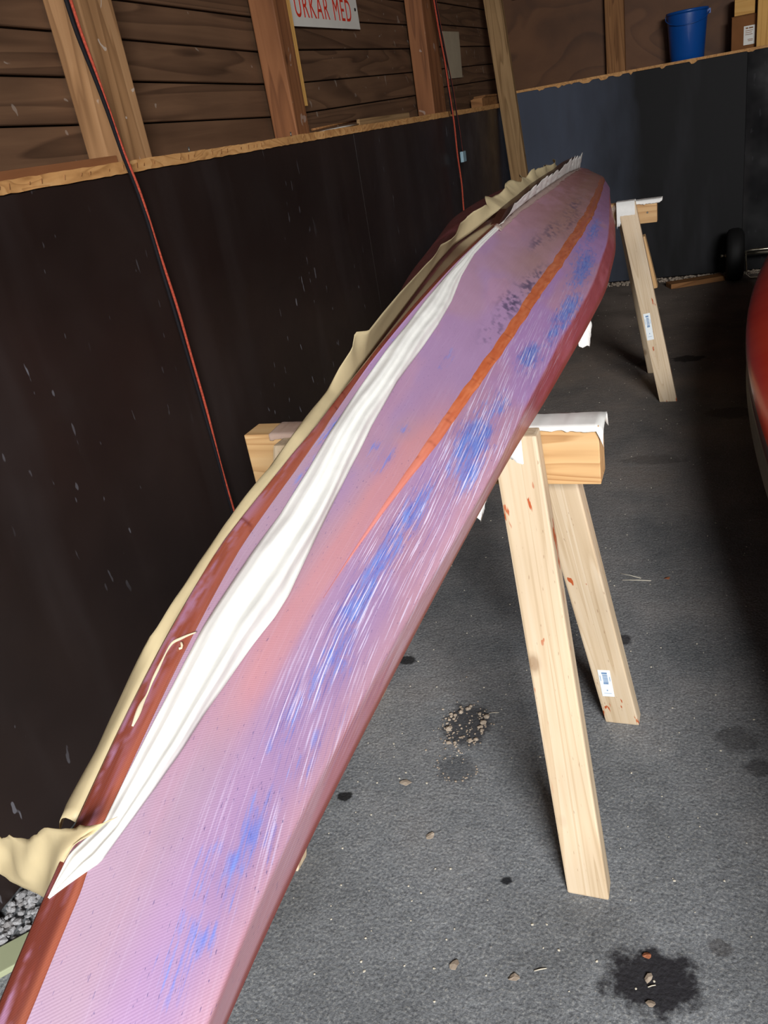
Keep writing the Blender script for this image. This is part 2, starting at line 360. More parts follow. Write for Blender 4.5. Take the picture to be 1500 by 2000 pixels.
def m_floor():
    N = NT('asphalt', .8, .35); v = N.coord('Object')
    fine = N.noise(v, 190, 5, .75); mid = N.noise(v, 42, 5, .65); big = N.noise(v, 2.6, 4, .6)
    col = N.ramp(mid, [(.28, lin(96,100,106)), (.52, lin(127,132,137)), (.78, lin(150,154,156))])
    col = N.mix(.62, col, N.ramp(fine, [(.34, lin(52,54,58)), (.47, lin(112,115,119)), (.56, lin(140,143,145)), (.70, lin(206,204,194))]))
    vo = N.voro(v, 150); agg = N.ramp(vo.outputs['Distance'], [(.12, 1.), (.2, 0.)])
    sel = N.ramp(vo.outputs['Color'], [(.80, 0.), (.82, 1.)])
    col = N.mix(N.math('MULTIPLY', N.math('MULTIPLY', agg, sel), .55), col, lin(172,166,152))
    vo2 = N.voro(v, 240); d2 = N.ramp(vo2.outputs['Distance'], [(.12, 1.), (.22, 0.)]); sl2 = N.ramp(vo2.outputs['Color'], [(.22, 1.), (.24, 0.)])
    col = N.mix(N.math('MULTIPLY', N.math('MULTIPLY', d2, sl2), .6), col, lin(38,38,42))
    # asphalt turns browner further in
    g = N.n.new('ShaderNodeSeparateXYZ'); N.t.links.new(N.coord('Object'), g.inputs[0])
    brown_mix = N.ramp(N.math('ADD', N.math('MULTIPLY', g.outputs[1], .22), N.math('MULTIPLY', N.math('ADD', big, -.5), .9)), [(.25, 0.), (.95, 1.)])
    col = N.mix(N.math('MULTIPLY', brown_mix, .65), col, lin(122,102,82))
    col = N.mix(.5, col, N.ramp(big, [(.3, lin(70,66,62)), (.6, (1, 1, 1, 1))]), 'MULTIPLY')
    # stains with a shape of their own: x, y, rx, ry, strength, colour
    stains = [(-.062,.80,.085,.062,.95,lin(24,22,28)), (-.182,1.658,.030,.026,.8,lin(26,24,30)), (-.69,1.505,.028,.02,.9,lin(18,18,20)),
              (-.672,1.052,.018,.014,.95,lin(14,14,16)), (-.311,.926,.012,.011,.95,lin(16,18,24)), (.066,1.35,.05,.04,.5,lin(46,44,46)),
              (.11,1.275,.035,.03,.6,lin(40,38,42)), (-.081,3.945,.09,.06,.8,lin(22,18,16)), (-.468,1.165,.05,.045,.45,lin(40,42,48)),
              (-.481,1.30,.062,.085,.8,lin(46,46,50)), (.03,.88,.02,.018,.5,lin(52,46,44)), (-.33,2.0,.07,.06,.4,lin(50,46,44)),
              (0.1,3.2,.12,.08,.5,lin(34,28,24)), (-.25,3.9,.1,.05,.5,lin(30,26,24)), (-.17,2.75,.12,.05,.35,lin(48,44,42))]
    nz = N.noise(v, 28, 4, .65)
    for (x, y, rx, ry, st, c) in stains:
        m = N.n.new('ShaderNodeMapping'); m.vector_type = 'POINT'
        m.inputs['Location'].default_value = (-x/rx, -y/ry, 0); m.inputs['Scale'].default_value = (1/rx, 1/ry, 0)
        N.t.links.new(v, m.inputs[0]); L = N.n.new('ShaderNodeVectorMath'); L.operation = 'LENGTH'; N.t.links.new(m.outputs[0], L.inputs[0])
        d = N.math('ADD', L.outputs['Value'], N.math('MULTIPLY', N.math('ADD', nz, -.5), 1.5))
        k = N.ramp(d, [(.62, st), (1.0, 0.)], 'EASE'); col = N.mix(k, col, c)
    h = N.math('ADD', N.math('MULTIPLY', fine, .5), N.math('ADD', mid, N.math('MULTIPLY', vo.outputs['Distance'], -.3)))
    return N.done(col, None, N.bump(h, .7, .004))
M['floor'] = m_floor()
M['gravel'] = wood('gravel_stone', lin(96,88,82), lin(156,156,158), lin(206,212,218), 0, .8, .3, 9, 1., bump=.3)
M['stone'] = wood('crumb_stone', lin(120,106,92), lin(164,150,134), lin(196,184,168), 0, .8, .3, 9, 1., bump=.3)
M['blue'] = plain('blue_plastic', lin(12,74,150), .32, .5, 0, .05, 4)
M['black'] = plain('black_rubber', lin(14,14,14), .7, .3)
M['chrome'] = plain('aluminium', lin(206,200,180), .3, .5, .9, .03)
M['sign'] = plain('sign_enamel', lin(206,204,196), .4, .4, 0, .04, 6)
M['red_ink'] = plain('red_print', lin(196,48,28), .5, .3, 0, .06, 60)
M['paper'] = plain('grey_paper', lin(158,146,124), .8, .2, 0, .06, 12)
M['label'] = plain('label_white', lin(226,234,238), .5, .3, 0, .02, 12)
M['label_ink'] = plain('label_blue_ink', lin(104,134,170), .5, .3, 0, .1, 90)
M['rope_red'] = plain('red_cord', lin(158,66,48), .8, .2, 0, .35, 260)
M['rope_black'] = plain('black_cord', lin(20,18,22), .8, .2, 0, .2, 200)
M['connector'] = plain('pale_blue_connector', lin(136,164,176), .4, .4)
M['card'] = plain('cardboard', lin(122,80,46), .8, .15, 0, .1, 9)
M['nail'] = plain('galvanised_nail', lin(120,118,112), .4, .5, .8, .1)
M['pit'] = plain('leaf_brown', lin(136,84,58), .8, .2, 0, .2, 60)
M['crumb'] = plain('pale_crumb', lin(190,184,168), .8, .2, 0, .15, 60)

def m_red():
    N = NT('red_gelcoat', .22, .5); v = N.coord()
    N.b.inputs['Coat Weight'].default_value = .3; N.b.inputs['Coat Roughness'].default_value = .12
    n = N.noise(v, 3, 3); return N.done(N.ramp(n, [(.3, lin(228,52,30)), (.7, lin(240,74,46))]), None, None)
M['red'] = m_red()
M['red_dark'] = plain('dark_red_side', lin(120,34,30), .3, .5, 0, .1, 8)
M['cream'] = plain('cream_hull', lin(150,140,116), .4, .4, 0, .1, 8)

# ================================================================== setting
XW = -1.21; YF = 5.80; ZC = 3.0; XR = 3.1; YB = -2.4
fl = obj('floor', box_bm(XW-.2, XR+.2, YB-.3, YF+.5, -.12, 0), M['floor'], kind='structure')

def quad_prism(P, x0, x1, setback=0.0):
    """P: 4 (y,z) corners bottom-left, bottom-right, top-right, top-left"""
    bm = bmesh.new()
    a = [bm.verts.new((x0, y, z)) for y, z in P]
    b = [bm.verts.new((x1-(setback if i > 1 else 0), y, z)) for i, (y, z) in enumerate(P)]
    bm.faces.new(a[::-1]); bm.faces.new(b)
    for i in range(4): bm.faces.new((a[i], a[(i+1) % 4], b[(i+1) % 4], b[i]))
    bmesh.ops.recalc_face_normals(bm, faces=bm.faces[:])
    return bm
# left wall: backing, siding boards bay by bay, film-faced plywood below
wl = obj('wall_left', box_bm(-1.42, -1.335, YB, 6.2, 0, ZC), M['dark_gap'], kind='structure')
def siding(ya, yb, lines):
    # lines: list of (z at ya, z at yb), highest first; extend upward to the ceiling
    a, b = lines[0]; sp = .093
    while a < ZC-.05: a += sp; b += sp; lines.insert(0, (a, b))
    lines.append((1.19, 1.19))
    for (a1, b1), (a0, b0) in zip(lines[:-1], lines[1:]):
        g = .0018
        P = [(ya, a0+g), (yb, b0+g), (yb, min(b1-g, ZC)), (ya, min(a1-g, ZC))]
        bm = quad_prism(P, -1.335, -1.300-random.uniform(0, .003), .006)
        bmesh.ops.bevel(bm, geom=[e for e in bm.edges if abs(e.verts[0].co.x-e.verts[1].co.x) < .012 and e.verts[0].co.x > -1.32], offset=.002, segments=1, affect='EDGES')
        obj('siding_board', bm, M['siding'], wl)
siding(-.4, 1.64, [(1.503+.02, 1.498), (1.427+.03, 1.41), (1.346+.04, 1.315)])
siding(1.64, 2.58, [(1.573, 1.568), (1.494, 1.474), (1.404, 1.384), (1.312, 1.29)])
siding(2.58, 4.14, [(1.571, 1.611), (1.479, 1.515), (1.38, 1.417), (1.288, 1.318)])
siding(4.14, 6.1, [(1.723, 1.766), (1.624, 1.665), (1.52, 1.57), (1.419, 1.47), (1.335, 1.38)])
for y0, y1 in ((YB, .35), (.3505, 3.0), (3.0006, 5.80)):
    obj('plywood_panel', box_bm(-1.228, XW, y0, y1, .012, 1.207, .0012), M['panel_l'], wl)
obj('wall_core', box_bm(-1.335, -1.2282, YB, YF, 0.0, 1.20), M['dark_gap'], wl)
# pale splintered plywood edge
bm = bmesh.new(); ys = np.arange(-.5, 5.80, .02)
prev = None
for y in ys:
    t = .0035*random.random(); zt = 1.2245+.002*random.random()+.001*math.sin(y*5); zb = 1.2035-.002*random.random()
    cur = [bm.verts.new(p) for p in ((-1.245, y, zb), (-1.2055+t*.3, y, zb), (-1.2065+t*.2, y, zt), (-1.245, y, zt))]
    if prev:
        for i in range(4): bm.faces.new((prev[i], prev[(i+1) % 4], cur[(i+1) % 4], cur[i]))
    else: bm.faces.new(cur)
    prev = cur
bm.faces.new(prev[::-1]); bmesh.ops.recalc_face_normals(bm, faces=bm.faces[:])
obj('ledge_edge', bm, M['ledge'], wl)
obj('ledge_shelf', box_bm(-1.30, -1.245, -.5, 5.8, 1.2005, 1.2165), M['brown_wood'], wl)
# tear-out notches in the ledge edge
bm = bmesh.new()
for y in np.arange(.95, 3.9, .031):
    y += random.uniform(-.012, .012)
    if random.random() < .25: continue
    q = bmesh.ops.create_cube(bm, size=1)['verts']
    L = random.uniform(.004, .012)
    for v in q: v.co = Vector((v.co.x*.002-1.2052, y+v.co.y*.0022+v.co.z*random.uniform(.1, .5)*.01, 1.2145+v.co.z*L))
obj('splinter_mark', bm, M['brown_wood'], wl, kind='stuff')

# studs
def stud(y0, y1, x0, z1=ZC, mat='stud', name='wall_stud', x1=XW, z0=1.2165):
    return lumber(name, ((x0+x1)/2, (y0+y1)/2, z0), ((x0+x1)/2, (y0+y1)/2, z1), (0, 1, 0), y1-y0, x1-x0, M[mat], wl, .004)
stud(1.622, 1.738, -1.299); stud(2.535, 2.630, -1.292, mat='stud_red'); stud(4.06, 4.262, -1.292, mat='stud_red')
stud(-.1, 0, -1.292)
lumber('lath', (-1.222, 2.652, 1.306), (-1.222, 2.672, ZC), (0, 1, 0), .030, .010, M['yellow_wood'], wl, .001)
lumber('rail', (-1.235, .4, 1.232), (-1.235, 1.62, 1.2295), (0, 0, 1), .024, .03, M['stud_red'], wl, .002)
# white cable along the ledge
tube('cable', [(-1.222, 2.66, 1.221), (-1.222, 2.8, 1.226), (-1.224, 2.95, 1.229), (-1.224, 3.12, 1.231)], .0028, M['sign'], wl)
tube('cable', [(-1.235, 2.70, 1.235), (-1.24, 2.9, 1.240), (-1.24, 3.12, 1.243)], .0035, M['brown_wood'], wl)

# far wall
wf = obj('wall_far', box_bm(-1.42, XR+.2, 6.12, 6.25, 0, ZC), M['dark_gap'], kind='structure')
def xz_panel(name, x0, x1, z0, z1, y0, y1, mat, bev=.0015): return obj(name, box_bm(x0, x1, y0, y1, z0, z1, bev), mat, wf)
xz_panel('upper_panel', -1.30, -.60, 1.2, ZC, 6.09, 6.12, M['upper'])
xz_panel('upper_panel', -.597, .75, 1.2, ZC, 6.09, 6.12, M['upper'])
xz_panel('upper_panel', .753, XR, 1.2, ZC, 6.09, 6.12, M['upper'])
xz_panel('wall_core', -1.21, XR, 0, 1.265, YF+.02, 6.09, M['dark_gap'])
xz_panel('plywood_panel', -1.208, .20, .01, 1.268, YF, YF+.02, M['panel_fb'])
xz_panel('plywood_panel', .2006, .95, .01, 1.268, YF, YF+.02, M['panel_f'])
xz_panel('plywood_panel', .953, XR, .01, 1.268, YF, YF+.02, M['panel_f'])
# ledge with ragged lower edge
bm = bmesh.new(); prev = None
for x in np.arange(-1.2, XR, .012):
    n_ = fnoise(np.array(x*19.), np.array(3.), 5, 5); rag = min(.014, max(0., float(n_)-.60)*.14)
    zb = 1.269-rag; zt = 1.283
    cur = [bm.verts.new(p) for p in ((x, YF+.004, zb), (x, YF-.004, zb), (x, YF-.004, zt), (x, YF+.03, zt))]
    if prev is not None:
        for i in range(4): bm.faces.new((prev[i], prev[(i+1) % 4], cur[(i+1) % 4], cur[i]))
    else: bm.faces.new(cur)
    prev = cur
bm.faces.new(prev[::-1]); bmesh.ops.recalc_face_normals(bm, faces=bm.faces[:])
obj('ledge_edge', bm, M['ledge'], wf)
xz_panel('ledge_shelf', -1.2, XR, 1.2655, 1.28, YF+.03, 6.09, M['brown_wood'], 0)
lumber('wall_stud', (-.565, 6.055, 1.281), (-.565, 6.055, ZC), (1, 0, 0), .115, .07, M['brown_wood'], wf, .004)
lumber('wall_stud', (1.1, 6.055, 1.281), (1.1, 6.055, ZC), (1, 0, 0), .1, .07, M['brown_wood'], wf, .004)
lumber('nailer', (-1.19, 6.06, 1.86), (-.62, 6.06, 1.86), (0, 0, 1), .09, .05, M['brown_wood'], wf, .003)

# rest of the garage: ceiling, right wall, back wall with the open doorway
obj('ceiling', box_bm(-1.42, XR+.2, YB-.1, 6.25, ZC, ZC+.1), M['siding'], kind='structure')
obj('wall_right', box_bm(XR, XR+.12, YB, 6.2, 0, ZC), M['upper'], kind='structure')
wb = obj('wall_back', box_bm(-1.42, .1, YB-.12, YB, 0, ZC), M['upper'], kind='structure')
obj('wall_panel', box_bm(3.0, XR+.1, YB-.12, YB, 0, ZC), M['upper'], wb)
obj('door_header', box_bm(.1, 3.0, YB-.12, YB, 2.92, ZC), M['upper'], wb)

# ================================================================== the upturned kayak
kay = thing('kayak', 'long upturned wooden kayak hull, sanded pink and purple with blue patches, resting on both sawhorses', 'kayak', (-.45, 2.0, .79))
ysn = np.unique(np.concatenate([np.linspace(Y0, 0.1, 40), np.linspace(.1, 1.3, 620), np.linspace(1.3, 3.2, 420), np.linspace(3.2, Y1, 150)]))
G, S = grid(ysn)
def hull_at(y, s):
    y = np.atleast_1d(np.asarray(y, float)); s = np.atleast_1d(np.asarray(s, float))
    P = sections(y); k = np.clip(np.floor(s+3).astype(int), 0, 5); t = (s+3-k)[:, None]
    i = np.arange(len(y)); return P[i, k]*(1-t)+P[i, k+1]*t
def hull_n(y, s):
    e = .02; a = hull_at(y, np.clip(s+.03, -3, 3))-hull_at(y, np.clip(s-.03, -3, 3)); b = hull_at(y+e, s)-hull_at(y-e, s)
    n = np.cross(a, b); n /= np.linalg.norm(n, axis=1)[:, None]+1e-9
    return n*np.sign(n[:, 2:3]+1e-9)
kc = np.argmin(abs(S)); dseg = np.linalg.norm(np.diff(G, axis=1), axis=2); arc = np.concatenate([np.zeros((len(ysn), 1)), np.cumsum(dseg, 1)], 1); arc -= arc[:, kc:kc+1]
Yg = np.repeat(ysn[:, None], len(S), 1); Sg = np.repeat(S[None, :], len(ysn), 0)

def hull_color(y, s, v):
    def sm(a, b, x): t = np.clip((x-a)/(b-a), 0, 1); return t*t*(3-2*t)
    def C(*c): return np.array(c, float)
    def lerp(a, b, t): return a*(1-t[..., None])+b*t[..., None]
    n1 = fnoise(y*5+3, v*22+9, 1, 4); n2 = fnoise(y*9, v*60+4, 8, 4); n3 = fnoise(y*3.2+7, v*9+2, 21, 3); st = fnoise(y*7+1, v*170+5, 31, 3)
    o = np.ones(y.shape+(3,))
    # bottom panel
    near = 1-sm(.45, 1.3, y); far = sm(1.3, 2.6, y)
    bot = o*C(176,136,166); bot = lerp(bot, o*C(174,142,166), near); bot = lerp(bot, o*C(164,116,122), far); bot = lerp(bot, o*C(150,92,88), sm(2.6, 3.8, y))
    bot = lerp(bot, o*C(168,132,186), sm(.48, .68, n3)*.6*(1-far)); bot = lerp(bot, o*C(194,142,164), sm(.5, .7, n1)*.45)
    sal = np.exp(-((s-.90)/.20)**2)*sm(.30, .42, y)*(1-sm(.75, 1.0, y)); bot = lerp(bot, o*C(212,142,148), np.clip(sal*(.4+n1), 0, .8))
    tan = np.exp(-((s-.72)/.25)**2)*sm(1.3, 1.7, y); bot = lerp(bot, o*C(160,122,106), tan*.55)
    # side panel
    sid = o*C(172,130,188); sid = lerp(sid, o*C(178,142,182), near*.8); sid = lerp(sid, o*C(150,104,142), sm(2.0, 3.2, y))
    sid = lerp(sid, o*C(188,138,160), sm(.52, .68, n3)*.7)
    lowr = o*C(164,74,82); lowr = lerp(lowr, o*C(194,144,156), 1-sm(.72, 1.05, y)); lowr = lerp(lowr, o*C(190,100,110), sm(.5, .7, n1)*.5)
    sid = lerp(sid, o*C(202,152,170), sm(1.6, 2.0, s)*(1-sm(.7, 1.0, y))*.8)
    e1 = sm(-.06, .06, s-1); edge2 = sm(-.04, .04, s-2.0+.08*(n1-.5))
    soft = 1-sm(.3, .6, y)                       # near the bow the chine is faired away
    e1 = e1*(1-soft)+soft*sm(.75, 1.35, s)
    c = lerp(bot, sid, e1); c = lerp(c, lowr, edge2)
    # blue areas worn into the side: y, s, ry, rs, strength
    blobs = [(.86,1.50,.085,.26,1.15),(.97,1.55,.05,.2,.7),(.80,1.70,.05,.16,1.),(1.19,1.60,.07,.22,1.05),(1.36,1.78,.12,.16,.8),(1.50,1.80,.16,.22,1.),(1.87,1.62,.24,.26,1.0),
             (2.35,1.45,.30,.25,.75),(2.0,1.3,.2,.15,.5),(.68,1.33,.07,.16,.8),(.60,1.33,.07,.16,.85),(.53,1.36,.06,.18,.85),(.455,1.48,.06,.20,.7),(.39,1.4,.05,.16,.55),(.36,1.75,.05,.2,.35),
             (.30,1.67,.03,.3,.6),(.272,1.54,.03,.3,.55),(.232,1.6,.02,.25,.5),(.21,1.5,.02,.25,.45),(.71,.70,.035,.10,.6),(.715,.55,.02,.07,.5),(.78,.70,.02,.06,.5),(1.0,.62,.05,.08,.35),(.62,.5,.04,.1,.3),(.93,.16,.10,.10,.55),(.62,.22,.04,.06,.7),(.70,.12,.05,.05,.6)]
    B = np.zeros(y.shape)
    for (y0, s0, ry, rs, k) in blobs: B = np.maximum(B, k*np.exp(-(((y-y0)/ry)**2+((s-s0)/rs)**2)))
    Bm = np.clip((B*1.3-.25+(st-.5)*1.1+(n2-.5)*.9), 0, 1)*(s > 0)
    blue = lerp(o*C(104,134,204), o*C(76,106,188), sm(.4, .7, n2))
    Bs = np.clip(B, 0, 1)*(s > 0)
    # violet haze round them
    V = np.clip(B*1.2-.1+(n1-.5), 0, 1); c = lerp(c, o*C(142,116,178), V*.36)
    # dark abraded flecks by the seam
    D = np.zeros(y.shape)
    for (y0, s0, ry, rs, k) in [(1.38,.82,.10,.12,1.),(1.52,.86,.1,.09,.9),(1.2,.84,.06,.1,.8),(1.64,.88,.08,.07,.8),(2.57,.70,.25,.1,.6),(2.06,.66,.12,.1,.7),(2.3,.82,.2,.08,.5),(1.85,.6,.08,.08,.6)]:
        D = np.maximum(D, k*np.exp(-(((y-y0)/ry)**2+((s-s0)/rs)**2)))
    n4 = fnoise(y*26, v*90, 44, 3); Dm = D*np.clip((fnoise(y*60, v*150, 47, 3)*.6+n4*.4-.50)*9, 0, 1); c = lerp(c, o*C(58,52,84), Dm*.75)
    # left side of the keel stays unsanded maroon
    mar = lerp(o*C(92,40,42), o*C(120,58,62), sm(.5, .7, n1)); c = lerp(c, mar, sm(.02, .10, -s))
    # red lower edge line
    c = lerp(c, o*C(146,66,58), sm(2.70, 2.92, s))
    gr = c.mean(-1, keepdims=True); c = np.where((s > .05)[..., None], (c*.90+gr*.10)*(.97-.09*near[..., None]), c)  # albedo lowered toward the bow to offset the bright door light
    strk = np.zeros(y.shape+(4,)); sidef = sm(.9, 1.2, s)*(1-sm(2.3, 2.9, s)); mid = sm(.22, .42, y)*(1-sm(1.0, 1.8, y))
    strk[..., 0] = np.clip(sidef*mid*(.45+1.2*B+(n3-.4))+.06, 0, 1); strk[..., 1] = np.clip(sidef*mid*(.3+.9*B+(n1-.4)), 0, 1)
    strk[..., 2] = np.clip((s > .02)*(.30+.5*near+.9*(n3-.5)+.5*(y < .34)*sm(.9, 1.5, s)), 0, 1); strk[..., 3] = Bs
    return c, strk
def set_attrs(me, c, strk):
    for nm, a in (('Col', np.concatenate([SRGB(c), np.ones(c.shape[:-1]+(1,))], -1)), ('Streak', strk)):
        at = me.attributes.new(nm, 'FLOAT_COLOR', 'POINT'); at.data.foreach_set('color', a.reshape(-1).astype(np.float32))
def grid_mesh(name, A, Uc, Vc, mat, c, strk, parent):
    n, m, _ = A.shape; i = np.arange(n-1)[:, None]*m+np.arange(m-1)[None, :]
    F = np.stack([i, i+1, i+1+m, i+m], -1).reshape(-1, 4)
    me = bpy.data.meshes.new(name); me.from_pydata(A.reshape(-1, 3).tolist(), [], F.tolist()); me.update()
    me.polygons.foreach_set('use_smooth', [True]*len(me.polygons))
    uv = me.uv_layers.new(name='UVMap'); li = np.zeros(len(me.loops), int); me.loops.foreach_get('vertex_index', li)
    UVs = np.stack([Uc.reshape(-1)[li], Vc.reshape(-1)[li]], -1); uv.data.foreach_set('uv', UVs.reshape(-1))
    set_attrs(me, c, strk); o = obj(name, me, mat); put(o, parent); return o
c, strk = hull_color(Yg, Sg, arc)
grid_mesh('hull', G, Yg, arc, M['hull'], c, strk, kay)
# deck underneath, slightly cambered, closes the shell
yd = np.linspace(Y0, Y1, 160); P = sections(yd); tt = np.linspace(0, 1, 13)
Dk = P[:, 0][:, None]*(1-tt)[None, :, None]+P[:, 6][:, None]*tt[None, :, None]
camb = np.interp(yd, [-.2, .6, 1.16, 2.2, 3.2, 3.52, 5.0], [.004, .02, .027, .03, .006, .001, .004])
Dk[..., 2] -= camb[:, None]*np.sin(np.pi*tt)[None, :]**.35
cD = np.ones(Dk.shape)*np.array([120., 50., 40.]); grid_mesh('deck', Dk[:, ::-1], Dk[..., 1], Dk[..., 0], M['resin'], cD, np.zeros(Dk.shape[:2]+(4,)), kay)

def band(name, ys_, sl, sr, lift, m, color_fn, mat, bulge=.0):
    t = np.linspace(0, 1, m); A = []; Sx = []
    for y, a, b in zip(ys_, sl, sr):
        s_ = a+(b-a)*t; yy = np.full(m, y); p = hull_at(yy, s_); n = hull_n(yy, s_)
        n = (n+n.mean(0))/2; n /= np.linalg.norm(n, axis=1)[:, None]
        prof = np.clip(np.sin(np.pi*t), 0, 1)**.5
        A.append(p+n*(lift*prof+bulge*np.sin(np.pi*t)-.0006)[:, None]); Sx.append(s_)
    A = np.array(A); Sx = np.array(Sx); V = np.linspace(0, .04, m)[None, :].repeat(len(ys_), 0)
    U = A[..., 1]; c_ = color_fn(U, t[None, :].repeat(len(ys_), 0), V); stk = np.zeros(U.shape+(4,)); stk[..., 2] = .25; stk[..., 0] = .1
    return grid_mesh(name, A, U, V, mat, c_, stk, kay)
def lerp3(a, b, t): return np.array(a, float)*(1-t[..., None])+np.array(b, float)*t[..., None]
def keel_color(u, t, v):
    n = fnoise(u*26+5, t*4, 51, 4); n2 = fnoise(u*60, t*16, 55, 3)
    c_ = lerp3((84, 36, 28), (112, 50, 38), np.clip((n-.3)*2, 0, 1)); md = np.exp(-((u-.55)/.28)**2)[..., None]*.65; c_ = c_*(1-md)+np.array([158., 88., 68.])*md; c_ = lerp3((0, 0, 0), (1, 1, 1), t*0)[..., :]*0+c_
    mauve = np.clip((n2*.5+n*.5-.45)*9, 0, 1)*np.exp(-((t-.42)/.28)**2)*np.clip(1-(u-.3)*1.2, .25, 1)
    c_ = c_*(1-mauve[..., None]*.85)+np.array([148., 112., 146.])*mauve[..., None]*.85
    lightr = np.clip((t-.72)/.12, 0, 1)*np.clip((1.0-t)/.08, 0, 1)*np.clip((.5-u)*4, .3, 1); c_ = c_*(1-lightr[..., None]*.55)+np.array([168., 98., 72.])*lightr[..., None]*.55
    for yc in (.505, .722, .752, .86, .90, .925, .935, .985, 1.05, 1.06, 1.24, 1.25):  # lap lines of the glass tape
        k = np.exp(-((u-yc-.004*np.sin(t*3))/.0016)**2)*.6; c_ = c_*(1-k[..., None])+np.array([86., 34., 26.])*k[..., None]
    return c_
yk = np.concatenate([np.linspace(-.2, 1.3, 420), np.linspace(1.31, 1.95, 80)])
SLk = np.interp(yk, [-.2, .65, .8, 1.0, 1.2, 1.5, 1.95], [-.10, -.07, -.16, -.30, -.36, -.40, -.34])
SRk = np.interp(yk, [-.2, .17, .22, .25, .3, .4, .5, .6, .7, .85, 1.95], [.42, .38, .35, .27, .25, .20, .15, .12, .07, .04, .04])
band('keel_strip', yk, SLk, SRk, .0022, 14, keel_color, M['resin'])
def seam_color(u, t, v):
    n = fnoise(u*30, t*5, 61, 4); c_ = lerp3((204, 102, 60), (228, 134, 90), np.clip((n-.3)*2, 0, 1))
    f = np.clip((.95-u)/.35, 0, 1); c_ = c_*(1-f[..., None]*.85)+np.array([224., 146., 146.])*f[..., None]*.85
    for yc in (.75, .79, .855, .875, 1.0, 1.02, 1.05, 1.075, 1.10, 1.2, 1.22, 1.4, 1.45):
        k = np.exp(-((u-yc-.004*np.sin(t*3))/.0014)**2)*.3; c_ = c_*(1-k[..., None])+np.array([120., 54., 40.])*k[..., None]
    return c_
yc_ = np.linspace(.50, 4.2, 620); wob = fnoise(yc_*14, yc_*0, 71, 3)-.5
fadein = np.clip((yc_-.50)/.30, .05, 1)
hw = np.interp(yc_, [.5, 1.0, 1.4, 2., 3., 4.2], [.06, .07, .08, .09, .10, .11]); hw2 = np.interp(yc_, [.5, .8, 1.1, 1.4, 1.9, 2.75, 4.2], [.05, .08, .11, .12, .14, .24, .25])
band('chine_seam', yc_, 1.-hw*fadein*(1+.5*wob), 1.+hw2*fadein*(1-.5*wob), .0022, 9, seam_color, M['resin'])
# low keel fin at the stern
yf = np.linspace(1.78, 3.97, 90); kz = Kz(yf); fh = np.interp(yf, [1.78, 1.9, 2.2, 2.5, 3.1, 3.5, 3.92, 3.97], [0, .015, .018, .026, .031, .042, .050, .046])
bm = bmesh.new(); prev = None
for y, z, hh in zip(yf, kz, fh):
    x = float(ax(y)); cur = [bm.verts.new(p) for p in ((x-.012, y, z-.012), (x+.012, y, z-.012), (x+.009, y, z+hh), (x-.009, y, z+hh))]
    if prev:
        for i in range(4): bm.faces.new((prev[i], prev[(i+1) % 4], cur[(i+1) % 4], cur[i]))
    else: bm.faces.new(cur[::-1])
    prev = cur
bm.faces.new(prev); bmesh.ops.recalc_face_normals(bm, faces=bm.faces[:])
fin_m = plain('dark_brown_epoxy', lin(62, 32, 26), .3, .5, 0, .15, 20)
put(obj('keel_fin', bm, fin_m), kay)
# raised resin run, pale to stand in for glare on the keel strip
def on_keel(y, s, lift): p = hull_at(np.array([y]), np.array([s]))[0]; n = hull_n(np.array([y]), np.array([s]))[0]; return p+n*lift

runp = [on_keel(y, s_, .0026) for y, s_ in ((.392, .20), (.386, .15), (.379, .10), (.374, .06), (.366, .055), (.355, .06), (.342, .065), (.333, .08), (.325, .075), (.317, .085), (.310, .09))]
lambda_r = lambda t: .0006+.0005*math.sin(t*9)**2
rr_ = m_film('pale_glare_resin', lin(242, 226, 196), .85, .05, .2)
put(tube('resin_glare_run', smooth_path(runp, 60), lambda t: lambda_r(t)+.0007*(t > .75)*math.sin((t-.75)*12.5), rr_, None, 8), kay)
put(tube('resin_glare_run', [on_keel(y, s_, .0026) for y, s_ in ((.378, .13), (.3765, .15), (.3745, .155), (.373, .14))], .0009, rr_, None, 8), kay)

# ================================================================== masking paper along the keel
TI = np.array([(.209,.04),(.232,.06),(.255,.25),(.30,.25),(.35,.25),(.40,.23),(.47,.25),(.54,.25),(.61,.2),(.68,.13),(.79,.10),(.9,.08),(1.0,.08),(1.12,.06),(1.25,.05),(1.46,.04),(1.6,.035),(1.78,.035)])
TO = np.array([(.209,.06),(.236,.40),(.266,.50),(.285,.55),(.312,.60),(.343,.62),(.37,.65),(.41,.68),(.446,.72),(.473,.72),(.553,.62),(.653,.50),(.733,.42),(.844,.36),(.97,.35),(1.062,.33),(1.176,.28),(1.306,.18),(1.463,.11),(1.6,.10),(1.78,.10)])
mpr = thing('masking_paper', 'white masking paper taped along the right side of the brown keel strip', 'masking paper', (-.33, .6, .93))
yt = np.concatenate([np.linspace(.209, .30, 30), np.linspace(.302, 1.78, 230)]); m = 17; A = np.zeros((len(yt), m, 3))
